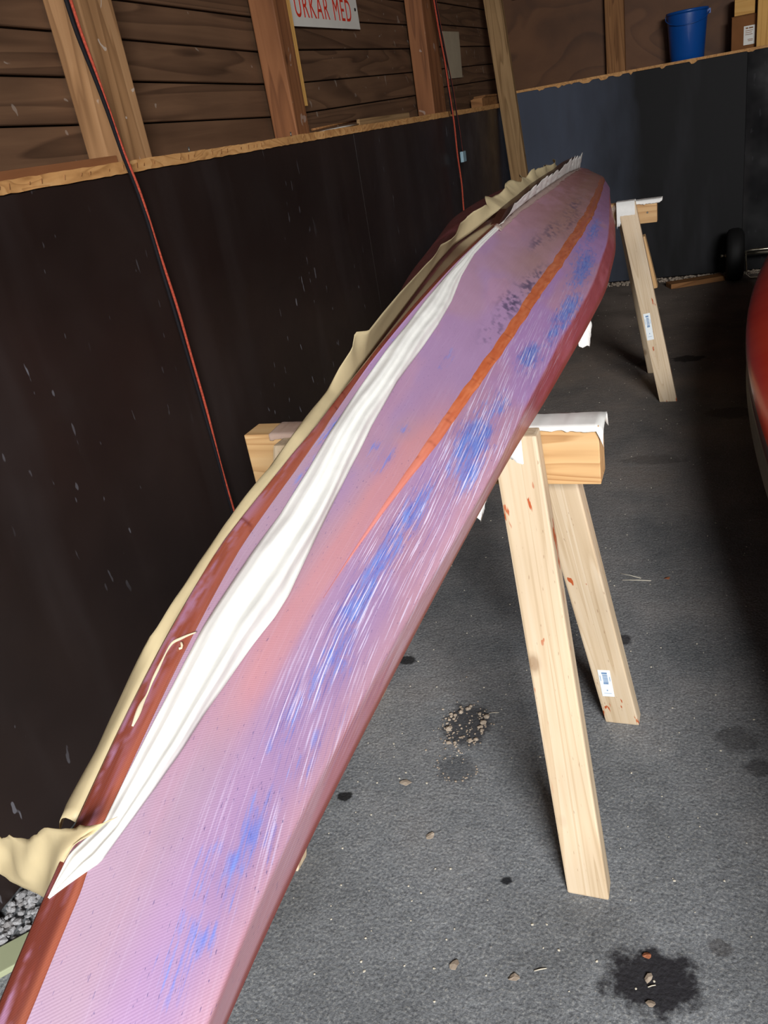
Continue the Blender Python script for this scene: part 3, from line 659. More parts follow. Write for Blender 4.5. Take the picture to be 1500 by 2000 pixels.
for i, y in enumerate(yt):
    a = np.interp(y, TI[:, 0], TI[:, 1]); b = np.interp(y, TO[:, 0], TO[:, 1]); t = np.linspace(0, 1, m); s_ = a+(b-a)*t
    p = hull_at(np.full(m, y), s_); n = hull_n(np.full(m, y), s_)
    cshift = .04*math.sin(y*9)+.05*math.sin(y*23+1); wdt = (b-a); k = min(1, wdt/.4)*np.interp(y, [.2, .3, 1.2, 1.78], [.5, 1, 1, .6])
    f1 = np.exp(-((t-.28-cshift)/.15)**2); f2 = np.exp(-((t-.72-cshift)/.16)**2)
    amp = .6+.7*fnoise(np.array(y*6.), np.array(1.), 81, 3)
    lift = .0025+k*(.011*f1*amp+.015*f2*(.6+.6*fnoise(np.array(y*9.), np.array(4.), 83, 3))+.004*t)
    lift = lift+.0015*(fnoise(np.full(m, y*25.), t*3, 85, 2)-.5)*k
    A[i] = p+n*lift[:, None]
strip_mesh('paper_sheet', A, M['film'], mpr, .0004)
# ruffled film standing against the fin, and its clear skirt on the hull
yr = np.linspace(1.74, 4.0, 260); base = np.stack([ax(yr)+.014, yr, Kz(yr)+.001], 1)
fh2 = np.interp(yr, [1.74, 1.9, 2.2, 2.5, 3.1, 3.5, 4.0], [.004, .022, .024, .030, .034, .044, .054])
ruf = fnoise(yr*9, yr*0, 91, 3)-.5; m = 9; A = np.zeros((len(yr), m, 3))
for j in range(m):
    t = j/(m-1); wv = np.sin(yr*34+3*np.sin(yr*5)+t*1.5)*.5+(fnoise(yr*22, yr*0+t*3, 93, 2)-.5)
    A[:, j] = base+np.stack([.002+.010*t+.008*wv*t**.7, 0*yr, fh2*t*(1+.30*wv*(t > .5)+.4*ruf)], 1)
strip_mesh('ruffled_film', A, M['film'], mpr, .0004)
A = np.zeros((len(yr), 7, 3)); so = np.interp(yr, [1.74, 2.2, 2.7, 3.3, 4.0], [.11, .12, .16, .15, .15])*(1+.35*(fnoise(yr*12, yr*0, 95, 3)-.5))
for j in range(7):
    s_ = .025+so*j/6; A[:, j] = hull_at(yr, s_)+hull_n(yr, s_)*(.0022+.004*(fnoise(yr*18, yr*0+j*.8, 97, 2)))[:, None]
strip_mesh('clear_skirt', A, M['film_thin'], mpr, .0003)

mpl = thing('masking_paper', 'cream masking paper left of the keel strip, ending in a torn flap', 'masking paper', (-.38, .6, .92))
LTO = np.array([[.247,-.363,.849],[.262,-.375,.842],[.278,-.374,.847],[.297,-.376,.85],[.318,-.379,.856],[.352,-.379,.872],[.37,-.368,.894],[.38,-.364,.897],[.4,-.365,.9],[.44,-.374,.901],[.49,-.377,.912],[.54,-.377,.923],[.597,-.38,.929],[.65,-.378,.943],[.7,-.385,.946],[.775,-.393,.949],[.815,-.392,.963],[.85,-.387,.976],[.87,-.389,.99],[.9,-.384,.983],[.97,-.390,.988],[1.08,-.404,.990],[1.25,-.428,.988],[1.38,-.440,.992],[1.5,-.455,.994],[1.62,-.468,.996],[1.8,-.477,1.01],[1.9,-.475,1.012],[2.05,-.482,1.016],[2.2,-.487,1.018],[2.45,-.500,1.016],[2.7,-.510,1.008],[3.3,-.535,.992]])
yl = np.linspace(.247, 3.3, 420); m = 8; A = np.zeros((len(yl), m, 3))
inn = hull_at(yl, np.interp(yl, [.2, .65, .8, 1.0, 1.2, 1.5, 1.95, 3.3], [-.02, -.05, -.20, -.36, -.42, -.46, -.40, -.14]))
fin_in = np.stack([ax(yl)-.011, yl, Kz(yl)+.6*np.interp(yl, yf, fh)], 1); k = np.clip((yl-1.7)/.25, 0, 1)[:, None]; inn = inn*(1-k)+fin_in*k
inn[:, 2] += .003
out = np.stack([np.interp(yl, LTO[:, 0], LTO[:, 1]), yl, np.interp(yl, LTO[:, 0], LTO[:, 2])], 1)
fr = np.clip((yl-1.3)/.6, 0, 1); out[:, 2] += fr*(.006*np.sin(yl*30+4*np.sin(yl*3))+.016*(fnoise(yl*16, yl*0, 101, 3)-.5)); out[:, 0] += fr*.012*np.sin(yl*24+1)
for j in range(m):
    t = j/(m-1); bow = np.interp(yl, [.6, .9], [.007, .0015])*math.sin(math.pi*t)*(.6+fnoise(yl*10, yl*0+j*.4, 103, 3))
    A[:, j] = inn*(1-t)+out*t+np.stack([-bow*.3, 0*yl, bow], 1)*(1-.0*t)
strip_mesh('paper_sheet', A, M['film_cream'], mpl, .0004)
# torn end that folds over the keel and hangs free
top = resample([(-.472,.262,.797),(-.438,.256,.815),(-.414,.25,.83),(-.398,.246,.833),(-.364,.24,.858),(-.351,.238,.862),(-.324,.236,.873),(-.313,.236,.876),(-.303,.24,.880)], 40)
bot = resample([(-.474,.256,.78),(-.449,.252,.783),(-.433,.247,.788),(-.415,.242,.792),(-.396,.235,.799),(-.373,.226,.81),(-.348,.226,.843),(-.328,.228,.868),(-.317,.234,.872)], 40)
A = np.zeros((40, 12, 3))
for j in range(12):
    t = j/11; A[:, j] = top*(1-t)+bot*t
    xx = A[:, j, 0]; A[:, j, 1] += .004*np.sin(np.pi*t)*np.sin(xx*100+t*2)+.003*(fnoise(xx*50, xx*0+t*3, 111, 2)-.5)
A[:, 0, 2] += .003*(fnoise(A[:, 0, 0]*300, A[:, 0, 0]*0, 113, 2)-.5)
strip_mesh('torn_end', A, M['film_cream'], mpl, .0004)

# ================================================================== sawhorses
def label_bm(L, W):
    bm = box_bm(-L/2, L/2, -W/2, W/2, -.0006, .0)
    def bar(x0, x1, y0, y1):
        n = len(bm.faces); q = bmesh.ops.create_cube(bm, size=1)['verts']
        for v in q: v.co = Vector(((x0+x1)/2+v.co.x*(x1-x0), (y0+y1)/2+v.co.y*(y1-y0), -.0007+v.co.z*.0004))
        bm.faces.ensure_lookup_table()
        for f in bm.faces[n:]: f.material_index = 1
    for k in range(6): bar(L*(.30-.052*k), L*(.30-.052*k)+L*.030, -W*.18, W*.22)
    bar(L*.36, L*.42, -W*.22, W*.22); bar(-L*.02, L*.03, -W*.2, W*.2)
    bar(-L*.28, -L*.24, -W*.05, W*.05); bar(-L*.38, -L*.37, -W*.3, W*.3); bar(L*.1, L*.3, -W*.40, -W*.36); bar(L*.1, L*.26, W*.36, W*.40)
    return bm
def wrap(name, x0, x1, y0, y1, zt, lip, mat, parent, seed, back=.01, n=40, tail=0.):
    """thin film draped over a board top: back edge, top, front lip with a ragged hem"""
    xs = np.linspace(x0, x1, n); A = np.zeros((n, 9, 3))
    rg = fnoise(xs*70, xs*0, seed, 3)
    for i, x in enumerate(xs):
        l = lip*(.5+1.0*rg[i]); b = back*(.5+rg[(i*7) % n]); e = max(0, (i-(n-4))/4)*tail
        pr = [(y1+.002, zt-b), (y1+.002, zt+.001), (y1-.005, zt+.002+.002*rg[i]), ((y0+y1)/2, zt+.0015+.003*rg[(i*3) % n]), (y0+.006, zt+.002), (y0-.002, zt+.001), (y0-.0035, zt-l*.4), (y0-.003-.003*rg[i], zt-l*.8), (y0-.002-.004*rg[(i*5) % n], zt-l)]
        for j, (yy, zz) in enumerate(pr): A[i, j] = (x+.003*(rg[(i+j*3) % n]-.5), yy, zz-e*abs(j-2)/6)
    return strip_mesh(name, A, mat, parent, .0004)
def screw(p, parent, r=.004):
    bm = bmesh.new(); bmesh.ops.create_cone(bm, segments=12, radius1=r, radius2=r*.8, depth=.002, cap_ends=True)
    bmesh.ops.rotate(bm, verts=bm.verts, matrix=Matrix.Rotation(math.pi/2, 3, 'X'))
    o = obj('screw', bm, M['nail'], None, p); put(o, parent); return o
def sawhorse(label, loc, bx, by, bz, legs):
    t = thing('sawhorse', label, 'sawhorse', loc, 'wooden sawhorses under the kayak')
    yc = (by[0]+by[1])/2; zc = (bz[0]+bz[1])/2
    lumber('beam', (bx[0], yc, zc), (bx[1], yc, zc), (0, 0, 1), bz[1]-bz[0], by[1]-by[0], M['beam'], t, .002)
    L = []
    for (b, tp) in legs:
        L.append(lumber('leg', b, tp, (1, 0, 0), .068, .036, M['pine'], t, .0035, cut=(0.0, tp[2])))
    return t, L
h1, L1 = sawhorse('near wooden sawhorse with the broad pale legs, under the middle of the kayak', (-.45, 1.16, 0), (-.752, -.146), (1.134, 1.19), (.665, .76),
    [((-.172, .943, 0), (-.266, 1.114, .762)), ((-.154, 1.376, 0), (-.242, 1.209, .74)), ((-.722, .880, 0), (-.640, 1.114, .755)), ((-.735, 1.376, 0), (-.655, 1.209, .74))])
h2, L2 = sawhorse('far wooden sawhorse with a white taped corner, near the kayak stern', (-.5, 3.52, 0), (-.81, -.189), (3.498, 3.543), (.70, .786),
    [((-.145, 3.368, 0), (-.303, 3.479, .792)), ((-.216, 3.765, 0), (-.318, 3.562, .775)), ((-.855, 3.368, 0), (-.70, 3.479, .785)), ((-.80, 3.765, 0), (-.69, 3.562, .775))])
lumber('brace_block', (-.268, 3.665, .625), (-.222, 3.70, .40), (1, 0, 0), .045, .034, M['beam'], h2, .002)
def leg_label(leg, along, side, L, W):
    o = obj('price_label', label_bm(L, W)); o.data.materials.append(M['label']); o.data.materials.append(M['label_ink'])
    o.parent = leg; o.location = (along, side, -.0182); o.rotation_euler = (0, 0, .05); o['label'] = 'white barcode label'; return o
leg_label(L1[1], -.245, -.010, .082, .024)
leg_label(L2[0], -.088, -.014, .108, .026)
wrap('tape_wrap', -.262, -.139, 1.134, 1.19, .76, .006, M['tape_white'], h1, 121, tail=.035)
wrap('tape_wrap', -.70, -.60, 1.134, 1.19, .76, .009, M['film_thin'], h1, 123)
wrap('tape_wrap', -.300, -.170, 3.498, 3.543, .786, .012, M['tape_white'], h2, 125, tail=-.006)
wrap('leg_wrap', -.338, -.268, 3.458, 3.50, .794, .10, M['tape_white'], h2, 127, n=30)
wrap('leg_wrap', -.302, -.252, 1.092, 1.134, .764, .040, M['tape_white'], h1, 129, n=24)
for p in ((-.262, 1.094, .69), (-.705, 1.133, .70), (-.29, 3.455, .73), (-.225, 3.497, .74)): screw(p, h1 if p[1] < 2 else h2)

# strips of film hanging under the hull edge
def scrap(label, P0, P1, w0, w1, seed, mat='tape_white'):
    n = 14; A = np.zeros((n, 7, 3)); P0 = np.array(P0); P1 = np.array(P1)
    for i in range(n):
        t = i/(n-1); c_ = P0*(1-t)+P1*t; ww = w0*(1-t)+w1*t
        for j in range(7):
            u = j/6-.5; A[i, j] = c_+np.array([.006*math.sin(t*5+j), ww*u, .004*math.sin(j*2+t*3)])
            A[i, j, 0] += ww*.6*u
    A[-1, :, 2] += .01*(rng.random(7)-.5)
    tag(strip_mesh('film_scrap', A, M[mat], None, .0004), label, 'plastic film')
scrap('small white film scrap hanging below the hull beside the near sawhorse leg', (-.283, .985, .770), (-.298, .968, .688), .024, .020, 5)
scrap('bluish white film scrap hanging below the hull edge between the sawhorses', (-.243, 1.70, .785), (-.236, 1.70, .722), .034, .026, 6)
# film drawn from far beam up on to the hull
A = np.zeros((10, 6, 3))
for i in range(10):
    t = i/9
    for j in range(6):
        u = j/5; A[i, j] = (-.345-.02*u+.004*math.sin(i+j), 3.45-.30*u-.02*t, .790-.075*t-.045*u*t)
tag(strip_mesh('film_scrap', A, M['film_thin'], None, .0004), 'thin clear film stretched between the far sawhorse corner and the hull', 'plastic film')

# ================================================================== red kayak on the right
rk = thing('kayak', 'glossy red kayak with a cream lower edge, lying on the floor at the right', 'kayak', (.41, 2.7, 0))
yr = np.linspace(.32, 5.10, 120); hwk = .288*np.clip(1-((yr-2.71)/2.4)**2, 0.0006, 1); prof = hwk/.288
def rk_surface(name, pts, mat, smooth=True):
    A = np.zeros((len(yr), len(pts), 3))
    for i in range(len(yr)):
        for j, (u, z) in enumerate(pts):
            A[i, j] = (.412+u*hwk[i], yr[i], z if z > .2 else .30-(.30-z)*(prof[i]**.45))
            if z > .34: A[i, j, 2] = .335+(z-.335)*prof[i]**.6+.03*(1-prof[i])
            elif z > .2: A[i, j, 2] += .03*(1-prof[i])
    return strip_mesh(name, A, mat, rk)
dk = [(math.cos(a), .335+.080*math.sin(a)**1.5) for a in np.linspace(math.pi, 0, 25)]
rk_surface('deck', dk, M['red'])
for sg in (-1, 1):
    rk_surface('side_band', [(sg*1.0, .335), (sg*1.006, .325), (sg*1.0, .30), (sg*.975, .272)], M['red_dark'])
    rk_surface('gunwale_strip', [(sg*.975, .272), (sg*.985, .268), (sg*.975, .246), (sg*.93, .238)], M['cream'])
rk_surface('hull', [(-.93, .238)]+[(math.cos(a), .238+.236*math.sin(a)) for a in np.linspace(math.pi, 2*math.pi, 20)][1:-1]+[(.93, .238)], M['cream'])

# ================================================================== trolley behind it
tr = thing('trolley', 'small black wheeled trolley standing by the far wall', 'trolley', (.35, 5.56, 0))
def lathe(name, prof_, mat, loc, axis, parent, seg=32):
    bm = bmesh.new(); rings = []
    for k in range(seg):
        a = 2*math.pi*k/seg
        if axis == 'X': rings.append([bm.verts.new((x, r*math.cos(a), r*math.sin(a))) for r, x in prof_])
        else: rings.append([bm.verts.new((r*math.cos(a), r*math.sin(a), x)) for r, x in prof_])
    for k in range(seg):
        A_ = rings[k]; B_ = rings[(k+1) % seg]
        for i in range(len(prof_)-1): bm.faces.new((A_[i], A_[i+1], B_[i+1], B_[i]))
    bmesh.ops.remove_doubles(bm, verts=bm.verts, dist=1e-5); bmesh.ops.recalc_face_normals(bm, faces=bm.faces[:])
    for f in bm.faces: f.smooth = True
    o = obj(name, bm, mat, None, loc)
    if parent is not None: put(o, parent)
    return o
tyre = [(.085, -.045), (.125, -.052), (.150, -.038), (.158, -.015), (.158, .015), (.150, .038), (.125, .052), (.085, .045), (.085, -.045)]
for x in (.155, .66):
    lathe('wheel', tyre, M['black'], (x, 5.56, .158), 'X', tr)
    lathe('hub', [(.001, -.05), (.03, -.05), (.035, -.03), (.084, -.02), (.084, .02), (.035, .03), (.03, .05), (.001, .05)], M['black'], (x, 5.56, .158), 'X', tr, 20)
    lathe('axle_nut', [(.001, -.012), (.008, -.012), (.008, .012), (.001, .012)], M['chrome'], (x-.068, 5.56, .158), 'X', tr, 12)
tube('axle', [(.10, 5.56, .158), (.72, 5.56, .158)], .010, M['chrome'], tr)
tube('frame_tube', [(.215, 5.50, .155), (.215, 5.49, .186), (.25, 5.49, .190), (.60, 5.49, .190)], .007, M['chrome'], tr)
tube('frame_tube', [(.215, 5.50, .155), (.222, 5.48, .05), (.245, 5.47, .028), (.60, 5.47, .028)], .006, M['chrome'], tr)
tag(lumber('plank_offcut', (-.232, 5.50, .016), (.085, 5.62, .016), (0, 1, 0), .10, .03, M['brown_wood'], None, .002), 'short brown plank offcut lying on the floor by the far wall', 'plank')
tag(lumber('painted_plank', (-1.172, .520, .007), (-.72, 1.065, .007), (1, -1, 0), .056, .013, M['pale_plank'], None, .002), 'pale green painted plank lying on the floor under the bow', 'plank')

# ================================================================== leaning post and things on the ledges
tag(lumber('wooden_post', (-1.052, 5.42, 0), (-1.236, 5.45, 2.35), (1, 0, 0), .104, .055, M['post'], None, .004, cut=(0.0, None)), 'rough greyish timber post leaning in the far left corner', 'post')
tag(lumber('wood_offcut', (-1.2235, 3.10, 1.2357), (-1.2235, 3.70, 1.2357), (0, 0, 1), .022, .012, M['post'], None, .001), 'thin pale wood offcut lying on the left ledge', 'wood offcut')
b = thing('wood_block', 'small brown wood blocks on the left ledge beside the leaning post', 'wood block', (-1.25, 5.3, 1.2245))
for nm, a in (('block', (-1.285, -1.222, 5.10, 5.5, 1.2245, 1.272)), ('top_slat', (-1.285, -1.216, 5.13, 5.52, 1.2725, 1.283)), ('end_piece', (-1.285, -1.218, 5.055, 5.095, 1.2245, 1.268))):
    put(obj(nm, box_bm(*a, .0015), M['brown_wood']), b)

bk = thing('bucket', 'blue plastic bucket standing on the far wall ledge', 'bucket', (-.136, 5.945, 1.281))
lathe('body', [(.001, .002), (.094, .0), (.098, .004), (.116, .245), (.1165, .250), (.1215, .250), (.1215, .264), (.1165, .265), (.113, .262), (.095, .01), (.001, .008)], M['blue'], (-.136, 5.945, 1.281), 'Z', bk, 48)
for sx in (-1, 1): put(obj('handle_lug', box_bm(-.136+sx*.118-.006, -.136+sx*.118+.008*sx+.006, 5.937, 5.953, 1.508, 1.535, .001), M['blue']), bk)
tube('handle', [(-.136+.124*math.cos(a), 5.945-.02-.10*math.sin(a), 1.522-.055*math.sin(a)) for a in np.linspace(0.02, math.pi-.02, 16)][::-1], .0025, M['blue'], bk)

cb = thing('cardboard_box', 'brown cardboard box with a white paper label on the far ledge', 'box', (.20, 5.93, 1.281))
put(obj('carton', box_bm(.112, .30, 5.89, 6.04, 1.281, 1.455, .002), M['card']), cb)
put(obj('flap', box_bm(.110, .302, 5.888, 5.93, 1.4555, 1.459), M['card']), cb)
lab = put(obj('paper_label', box_bm(.178, .238, 5.8885, 5.8898, 1.303, 1.401), M['sign']), cb)
bm = bmesh.new()
for i, (x0, x1, z) in enumerate([(.188, .202, 1.389), (.206, .228, 1.389), (.186, .228, 1.376), (.186, .222, 1.366), (.186, .226, 1.356), (.200, .228, 1.330), (.202, .228, 1.323)]):
    q = bmesh.ops.create_cube(bm, size=1)['verts']
    for v in q: v.co = Vector(((x0+x1)/2+v.co.x*(x1-x0), 5.8883+v.co.y*.0005, z+v.co.z*(.007 if i < 2 else .003)))
put(obj('label_print', bm, M['brown_wood'], None, None, 'stuff'), cb)
tag(obj('wooden_board', box_bm(.125, .235, 5.89, 6.02, 1.461, 1.56, .002), M['yellow_wood']), 'orange-brown wooden box piece on top of the cardboard box', 'wood block')
tag(lumber('timber', (.282, 5.86, 1.281), (.286, 5.86, 2.2), (1, 0, 0), .072, .05, M['yellow_wood'], None, .003), 'yellow timber standing upright on the far ledge at the right', 'timber')
tag(lumber('timber', (.365, 5.88, 1.281), (.368, 5.88, 2.1), (1, 0, 0), .06, .04, M['brown_wood'], None, .003), 'darker timber standing behind the yellow one on the far ledge', 'timber')

# sign: white plate, red capitals
sg = thing('sign', 'white sign with red capital letters URKAR MED on the left wall boards', 'sign', (-1.2865, 3.1, 1.62))
put(obj('plate', quad_prism([(2.60, 1.548), (3.456, 1.566), (3.452, 1.668), (2.60, 1.652)], -1.297, -1.2935), M['sign']), sg)
cu = bpy.data.curves.new('text', 'FONT'); cu.body = 'URKAR MED'; cu.size = .104; cu.extrude = .0004; cu.space_character = 1.18; cu.offset = 0
to = bpy.data.objects.new('text', cu); COL.objects.link(to); bpy.context.view_layer.update()
me = bpy.data.meshes.new_from_object(to.evaluated_get(bpy.context.evaluated_depsgraph_get())); bpy.data.objects.remove(to)
xs = [v.co.x for v in me.vertices]; ysv = [v.co.y for v in me.vertices]; W = max(xs)-min(xs); x0 = min(xs); y0 = min(ysv)
for v in me.vertices:
    u = (v.co.x-x0)/W; hgt = v.co.y-y0
    v.co = Vector((-1.2932+v.co.z, 2.868+u*.51, 1.581+u*.007+hgt*1.0))
bm = bmesh.new(); bm.from_mesh(me); left = set(bm.verts)
while left:                                    # one mesh per letter
    st = [left.pop()]; isl = set(st)
    while st:
        for e in st.pop().link_edges:
            for v in e.verts:
                if v not in isl: isl.add(v); st.append(v)
    left -= isl; idx = {v: i for i, v in enumerate(isl)}
    isl = sorted(isl, key=lambda v: v.index); idx = {v: i for i, v in enumerate(isl)}; m1 = bpy.data.meshes.new('letter'); m1.from_pydata([tuple(v.co) for v in isl], [], [[idx[v] for v in f.verts] for f in bm.faces if f.verts[0] in isl]); m1.update()
    put(obj('letter', m1, M['red_ink']), sg)
bm.free()
lathe('screw', [(.001, -.001), (.006, -.001), (.005, .002), (.001, .002)], M['black'], (-1.2925, 3.425, 1.632), 'X', sg, 12)
pp = tag(obj('paper_note', quad_prism([(4.69, 1.383), (4.965, 1.388), (4.985, 1.612), (4.655, 1.603)], -1.297, -1.295), M['paper']), 'blank yellowed paper sheet pinned on the left wall boards', 'paper')

# cords
c1 = thing('cord', 'thick red and black cord hanging down the left wall past the broad stud', 'cord', (-1.175, 1.58, 1.2))
R1 = [(1.52, 1.80), (1.536, 1.574), (1.543, 1.541), (1.543, 1.471), (1.559, 1.408), (1.574, 1.317), (1.583, 1.226), (1.596, 1.188), (1.607, 1.101), (1.613, .986), (1.62, .876), (1.625, .761), (1.627, .64), (1.629, .513), (1.630, .348), (1.638, .249), (1.64, .05)]
def smooth_path(P, n=90):
    P = resample(P, n)
    for _ in range(4): P[1:-1] = .25*P[:-2]+.5*P[1:-1]+.25*P[2:]
    return P
P = smooth_path([(-1.172, y, z) for y, z in R1]); s = np.linspace(0, 40, len(P))
tube('red_strand', P+np.stack([.001*np.sin(s), .0022*np.sin(s*.35)+.0035, 0*s], 1), .0033, M['rope_red'], c1, 7)
tube('black_strand', P+np.stack([-.003+0*s, -.0035-.0022*np.sin(s*.35), 0*s], 1), .0042, M['rope_black'], c1, 7)
tube('black_strand', P+np.stack([-.005+0*s, .006-.003*np.sin(s*.21), 0*s], 1), .0028, M['rope_black'], c1, 7)
c2 = thing('cord', 'thin doubled red and black cord hanging on the left wall, with a pale blue connector', 'cord', (-1.17, 4.2, 1.2))
P = smooth_path([(-1.17, y, z) for y, z in [(4.10, 1.95), (4.112, 1.723), (4.146, 1.563), (4.192, 1.438), (4.213, 1.285), (4.236, 1.171), (4.23, 1.031), (4.253, .884), (4.235, .777), (4.24, .60)]]); s = np.linspace(0, 30, len(P))
tube('red_strand', P, .0042, M['rope_red'], c2, 6)
tube('black_strand', (P+np.stack([-.004+0*s, .012*np.sin(s*.2)-.004, 0*s], 1))[:50], .004, M['rope_black'], c2, 6)
P = smooth_path([(-1.165, y, z) for y, z in [(4.11, 1.9), (4.125, 1.682), (4.202, 1.459), (4.262, 1.3), (4.275, 1.225), (4.295, 1.12), (4.305, 1.035)]])
tube('red_strand', P+np.array([0, .006, 0]), .003, M['rope_red'], c2, 6); tube('black_strand', P, .0035, M['rope_black'], c2, 6)
co = put(obj('connector', box_bm(-1.172, -1.156, 4.285, 4.345, .985, 1.035, .003), M['connector']), c2); co['label'] = 'pale blue connector'

# nails on the ledge
for (y, z) in ((2.49, 1.226), (1.9, 1.226)):
    tag(tube('nail', [(-1.212, y, z-.002), (-1.212, y+.001, z+.011)], .0022, M['nail']), 'small nail sticking up from the left ledge %s' % ('just before the narrow red-brown stud' if y > 2 else 'between the first two studs'), 'nail')

# ================================================================== gravel, crumbs and litter
def rock_mesh(k, sub=1):
    bm = bmesh.new(); bmesh.ops.create_icosphere(bm, subdivisions=sub, radius=1); r = random.Random(k)
    sx, sy, sz = r.uniform(.8, 1.2), r.uniform(.6, 1.), r.uniform(.45, .75)
    for v in bm.verts: v.co = Vector((v.co.x*sx*r.uniform(.8, 1.15), v.co.y*sy*r.uniform(.8, 1.15), v.co.z*sz*r.uniform(.8, 1.1)))
    me = bpy.data.meshes.new('rock'); bm.to_mesh(me); bm.free(); return me
rocks = [rock_mesh(k) for k in range(7)]
for r_ in rocks: r_.materials.append(M['gravel'])
rocks2 = [r_.copy() for r_ in rocks]
for r_ in rocks2: r_.materials.clear(); r_.materials.append(M['stone'])
gv = thing('gravel_strip', 'strip of loose grey gravel along the foot of the left wall', 'gravel', (-1.175, .66, 0))
for k in range(270):
    y = random.uniform(.54, .86); x = -1.203+random.random()**1.2*(.05+.045*min(1, max(0, (y-.52)/.12))); sz = random.uniform(.0035, .0075)*random.choice((1, 1, 1.5))
    if abs((x+1.172)*.769-(y-.52)*.639) < .04 and y > .50: continue     # clear of the plank
    o = bpy.data.objects.new('stone', rocks[k % 7]); COL.objects.link(o); o.parent = gv
    o.location = (x+1.175, y-.66, sz*.45+random.random()*.007); o.scale = (sz, sz, sz); o.rotation_euler = (random.uniform(-.4, .4), random.uniform(-.4, .4), random.uniform(0, 6.3))
def scatter(name, pts, meshes, mat, parent=None):
    V = []; F = []; n = 0
    for (x, y, z, s_) in pts:
        me = random.choice(meshes); a = random.uniform(0, 6.3); ca, sa = math.cos(a), math.sin(a)
        for v in me.vertices: V.append((x+s_*(v.co.x*ca-v.co.y*sa), y+s_*(v.co.x*sa+v.co.y*ca), z+s_*v.co.z))
        for p in me.polygons: F.append([n+i for i in p.vertices])
        n += len(me.vertices)
    me = bpy.data.meshes.new(name); me.from_pydata(V, [], F); me.update()
    o = obj(name, me, mat, None, None, 'stuff')
    if parent is not None: put(o, parent)
    return o
pts = [(-1.205+random.random()**1.3*.07, random.uniform(.0, 5.7), .004, random.uniform(.004, .010)) for _ in range(1500)]
scatter('gravel', pts, rocks, M['gravel'], gv)
gf = scatter('gravel', [(random.uniform(-1.1, 1.2), YF-.005-random.random()**1.5*.12, .004, random.uniform(.004, .013)) for _ in range(900)], rocks2, M['stone'])
tag(gf, 'scattered gravel and grit along the foot of the far wall', 'gravel')

rp = thing('broken_patch', 'ring of loose pale stones in broken asphalt near the front sawhorse', 'asphalt patch', (-.475, 1.27, 0))
def ring(cx, cy, rx, ry, n, a0, a1, s0, s1):
    for k in range(n):
        a = a0+(a1-a0)*(k+random.uniform(-1.6, 1.6))/n; r = random.uniform(.78, 1.16); s_ = s0+(s1-s0)*random.random()**2.2
        o = bpy.data.objects.new('stone', random.choice(rocks2)); COL.objects.link(o); o.parent = rp
        o.location = (cx+rx*r*math.cos(a)+.475, cy+ry*r*math.sin(a)-1.27, s_*.3); o.scale = (s_,)*3; o.rotation_euler = (0, 0, random.uniform(0, 6.3))
ring(-.481, 1.300, .038, .060, 22, -1.0, 1.0, .0025, .0095); ring(-.481, 1.300, .040, .062, 26, 1.6, 4.6, .002, .008)
ring(-.470, 1.175, .042, .040, 30, 2.4, 6.6, .0014, .0035)
cr = scatter('crumbs', [(-.482+random.gauss(0, .028), 1.29+random.gauss(0, .045), .001, random.uniform(.001, .0032)) for _ in range(120)], rocks2, M['stone'], rp)
gr = scatter('grit', [(random.uniform(-1.0, 1.0), .55+5.*random.random()**1.6, .0004, random.uniform(.0008, .0026)) for _ in range(1100)], rocks2, M['crumb'])
tag(gr, 'fine pale grit scattered over the asphalt floor', 'grit')
sv = []
def splinter(p, q, r=.0009): return tube('s', [p, [(p[i]+q[i])/2+(.0015 if i == 2 else 0) for i in range(3)], q], r, M['crumb'], None, 5)
def stick(label, x, y, L, a, r=.0009): tag(tube('wood_splinter', [(x, y, r), (x+L*.5*math.cos(a), y+L*.5*math.sin(a), r+.001), (x+L*math.cos(a), y+L*math.sin(a), r)], r, M['crumb'], None, 5), label, 'splinter')
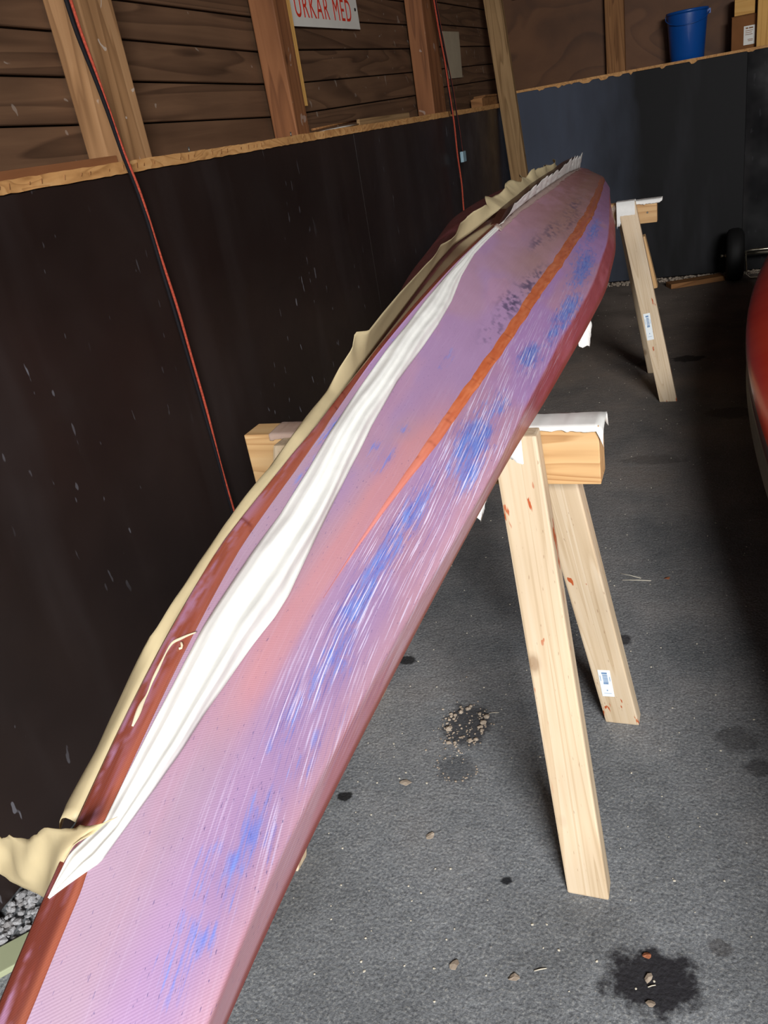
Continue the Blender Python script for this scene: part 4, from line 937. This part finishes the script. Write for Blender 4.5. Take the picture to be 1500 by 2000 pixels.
stick('long pale straw lying right of the near sawhorse legs', -.205, 1.93, .075, .05, .0012)
stick('second pale straw crossing beside the near sawhorse legs', -.213, 1.965, .06, -.35, .001)
stick('short pale splinter on the oily stain', -.068, .79, .012, .5)
stick('thin pale splinter left of the oily stain', -.235, .775, .020, .45)
stick('thin pale splinter beside the broken stone ring', -.44, 1.345, .022, .2)
def flake(label, x, y, s_, mat, a=0., seed=0, cat='flake'):
    r = random.Random(seed); n = 9; bm = bmesh.new(); ring_ = [bm.verts.new((s_*math.cos(t)*r.uniform(.7, 1.1), s_*.6*math.sin(t)*r.uniform(.6, 1.2), .0015+.002*r.random())) for t in (2*math.pi*k/n for k in range(n))]
    c_ = bm.verts.new((0, 0, .004))
    for k in range(n): bm.faces.new((ring_[k], ring_[(k+1) % n], c_))
    e = bmesh.ops.extrude_face_region(bm, geom=bm.faces[:]); bmesh.ops.translate(bm, verts=[v for v in e['geom'] if isinstance(v, bmesh.types.BMVert)], vec=(0, 0, -.0012))
    bmesh.ops.recalc_face_normals(bm, faces=bm.faces[:])
    o = obj('leaf_fragment' if cat == 'leaf' else 'debris_flake', bm, M[mat], None, (x, y, 0)); o.rotation_euler = (0, 0, a); tag(o, label, cat)
flake('reddish brown leaf fragment at the edge of the oily stain', -.072, .840, .008, 'pit', .3, 1, 'leaf')
flake('pale brown chip lying in the middle of the oily stain', -.068, .804, .009, 'stone', 1.2, 2)
flake('pale flake at the bottom edge of the oily stain', -.062, .765, .008, 'stone', .2, 3)
flake('pale crumpled leaf on the floor near the bow at the bottom', -.262, .757, .010, 'stone', .4, 4, 'leaf')
flake('pale angular chip on bare asphalt left of the near front leg', -.47, .99, .010, 'stone', .9, 5)
flake('broad pale stone chip left of the broken stone ring', -.56, 1.11, .013, 'stone', .2, 6)
flake('brown flake right of the near sawhorse on the open floor', -.09, 1.95, .010, 'pit', .5, 7)
flake('pale curled leaf under the bow near the photo bottom edge', -.358, .755, .012, 'stone', 1.1, 8, 'leaf')
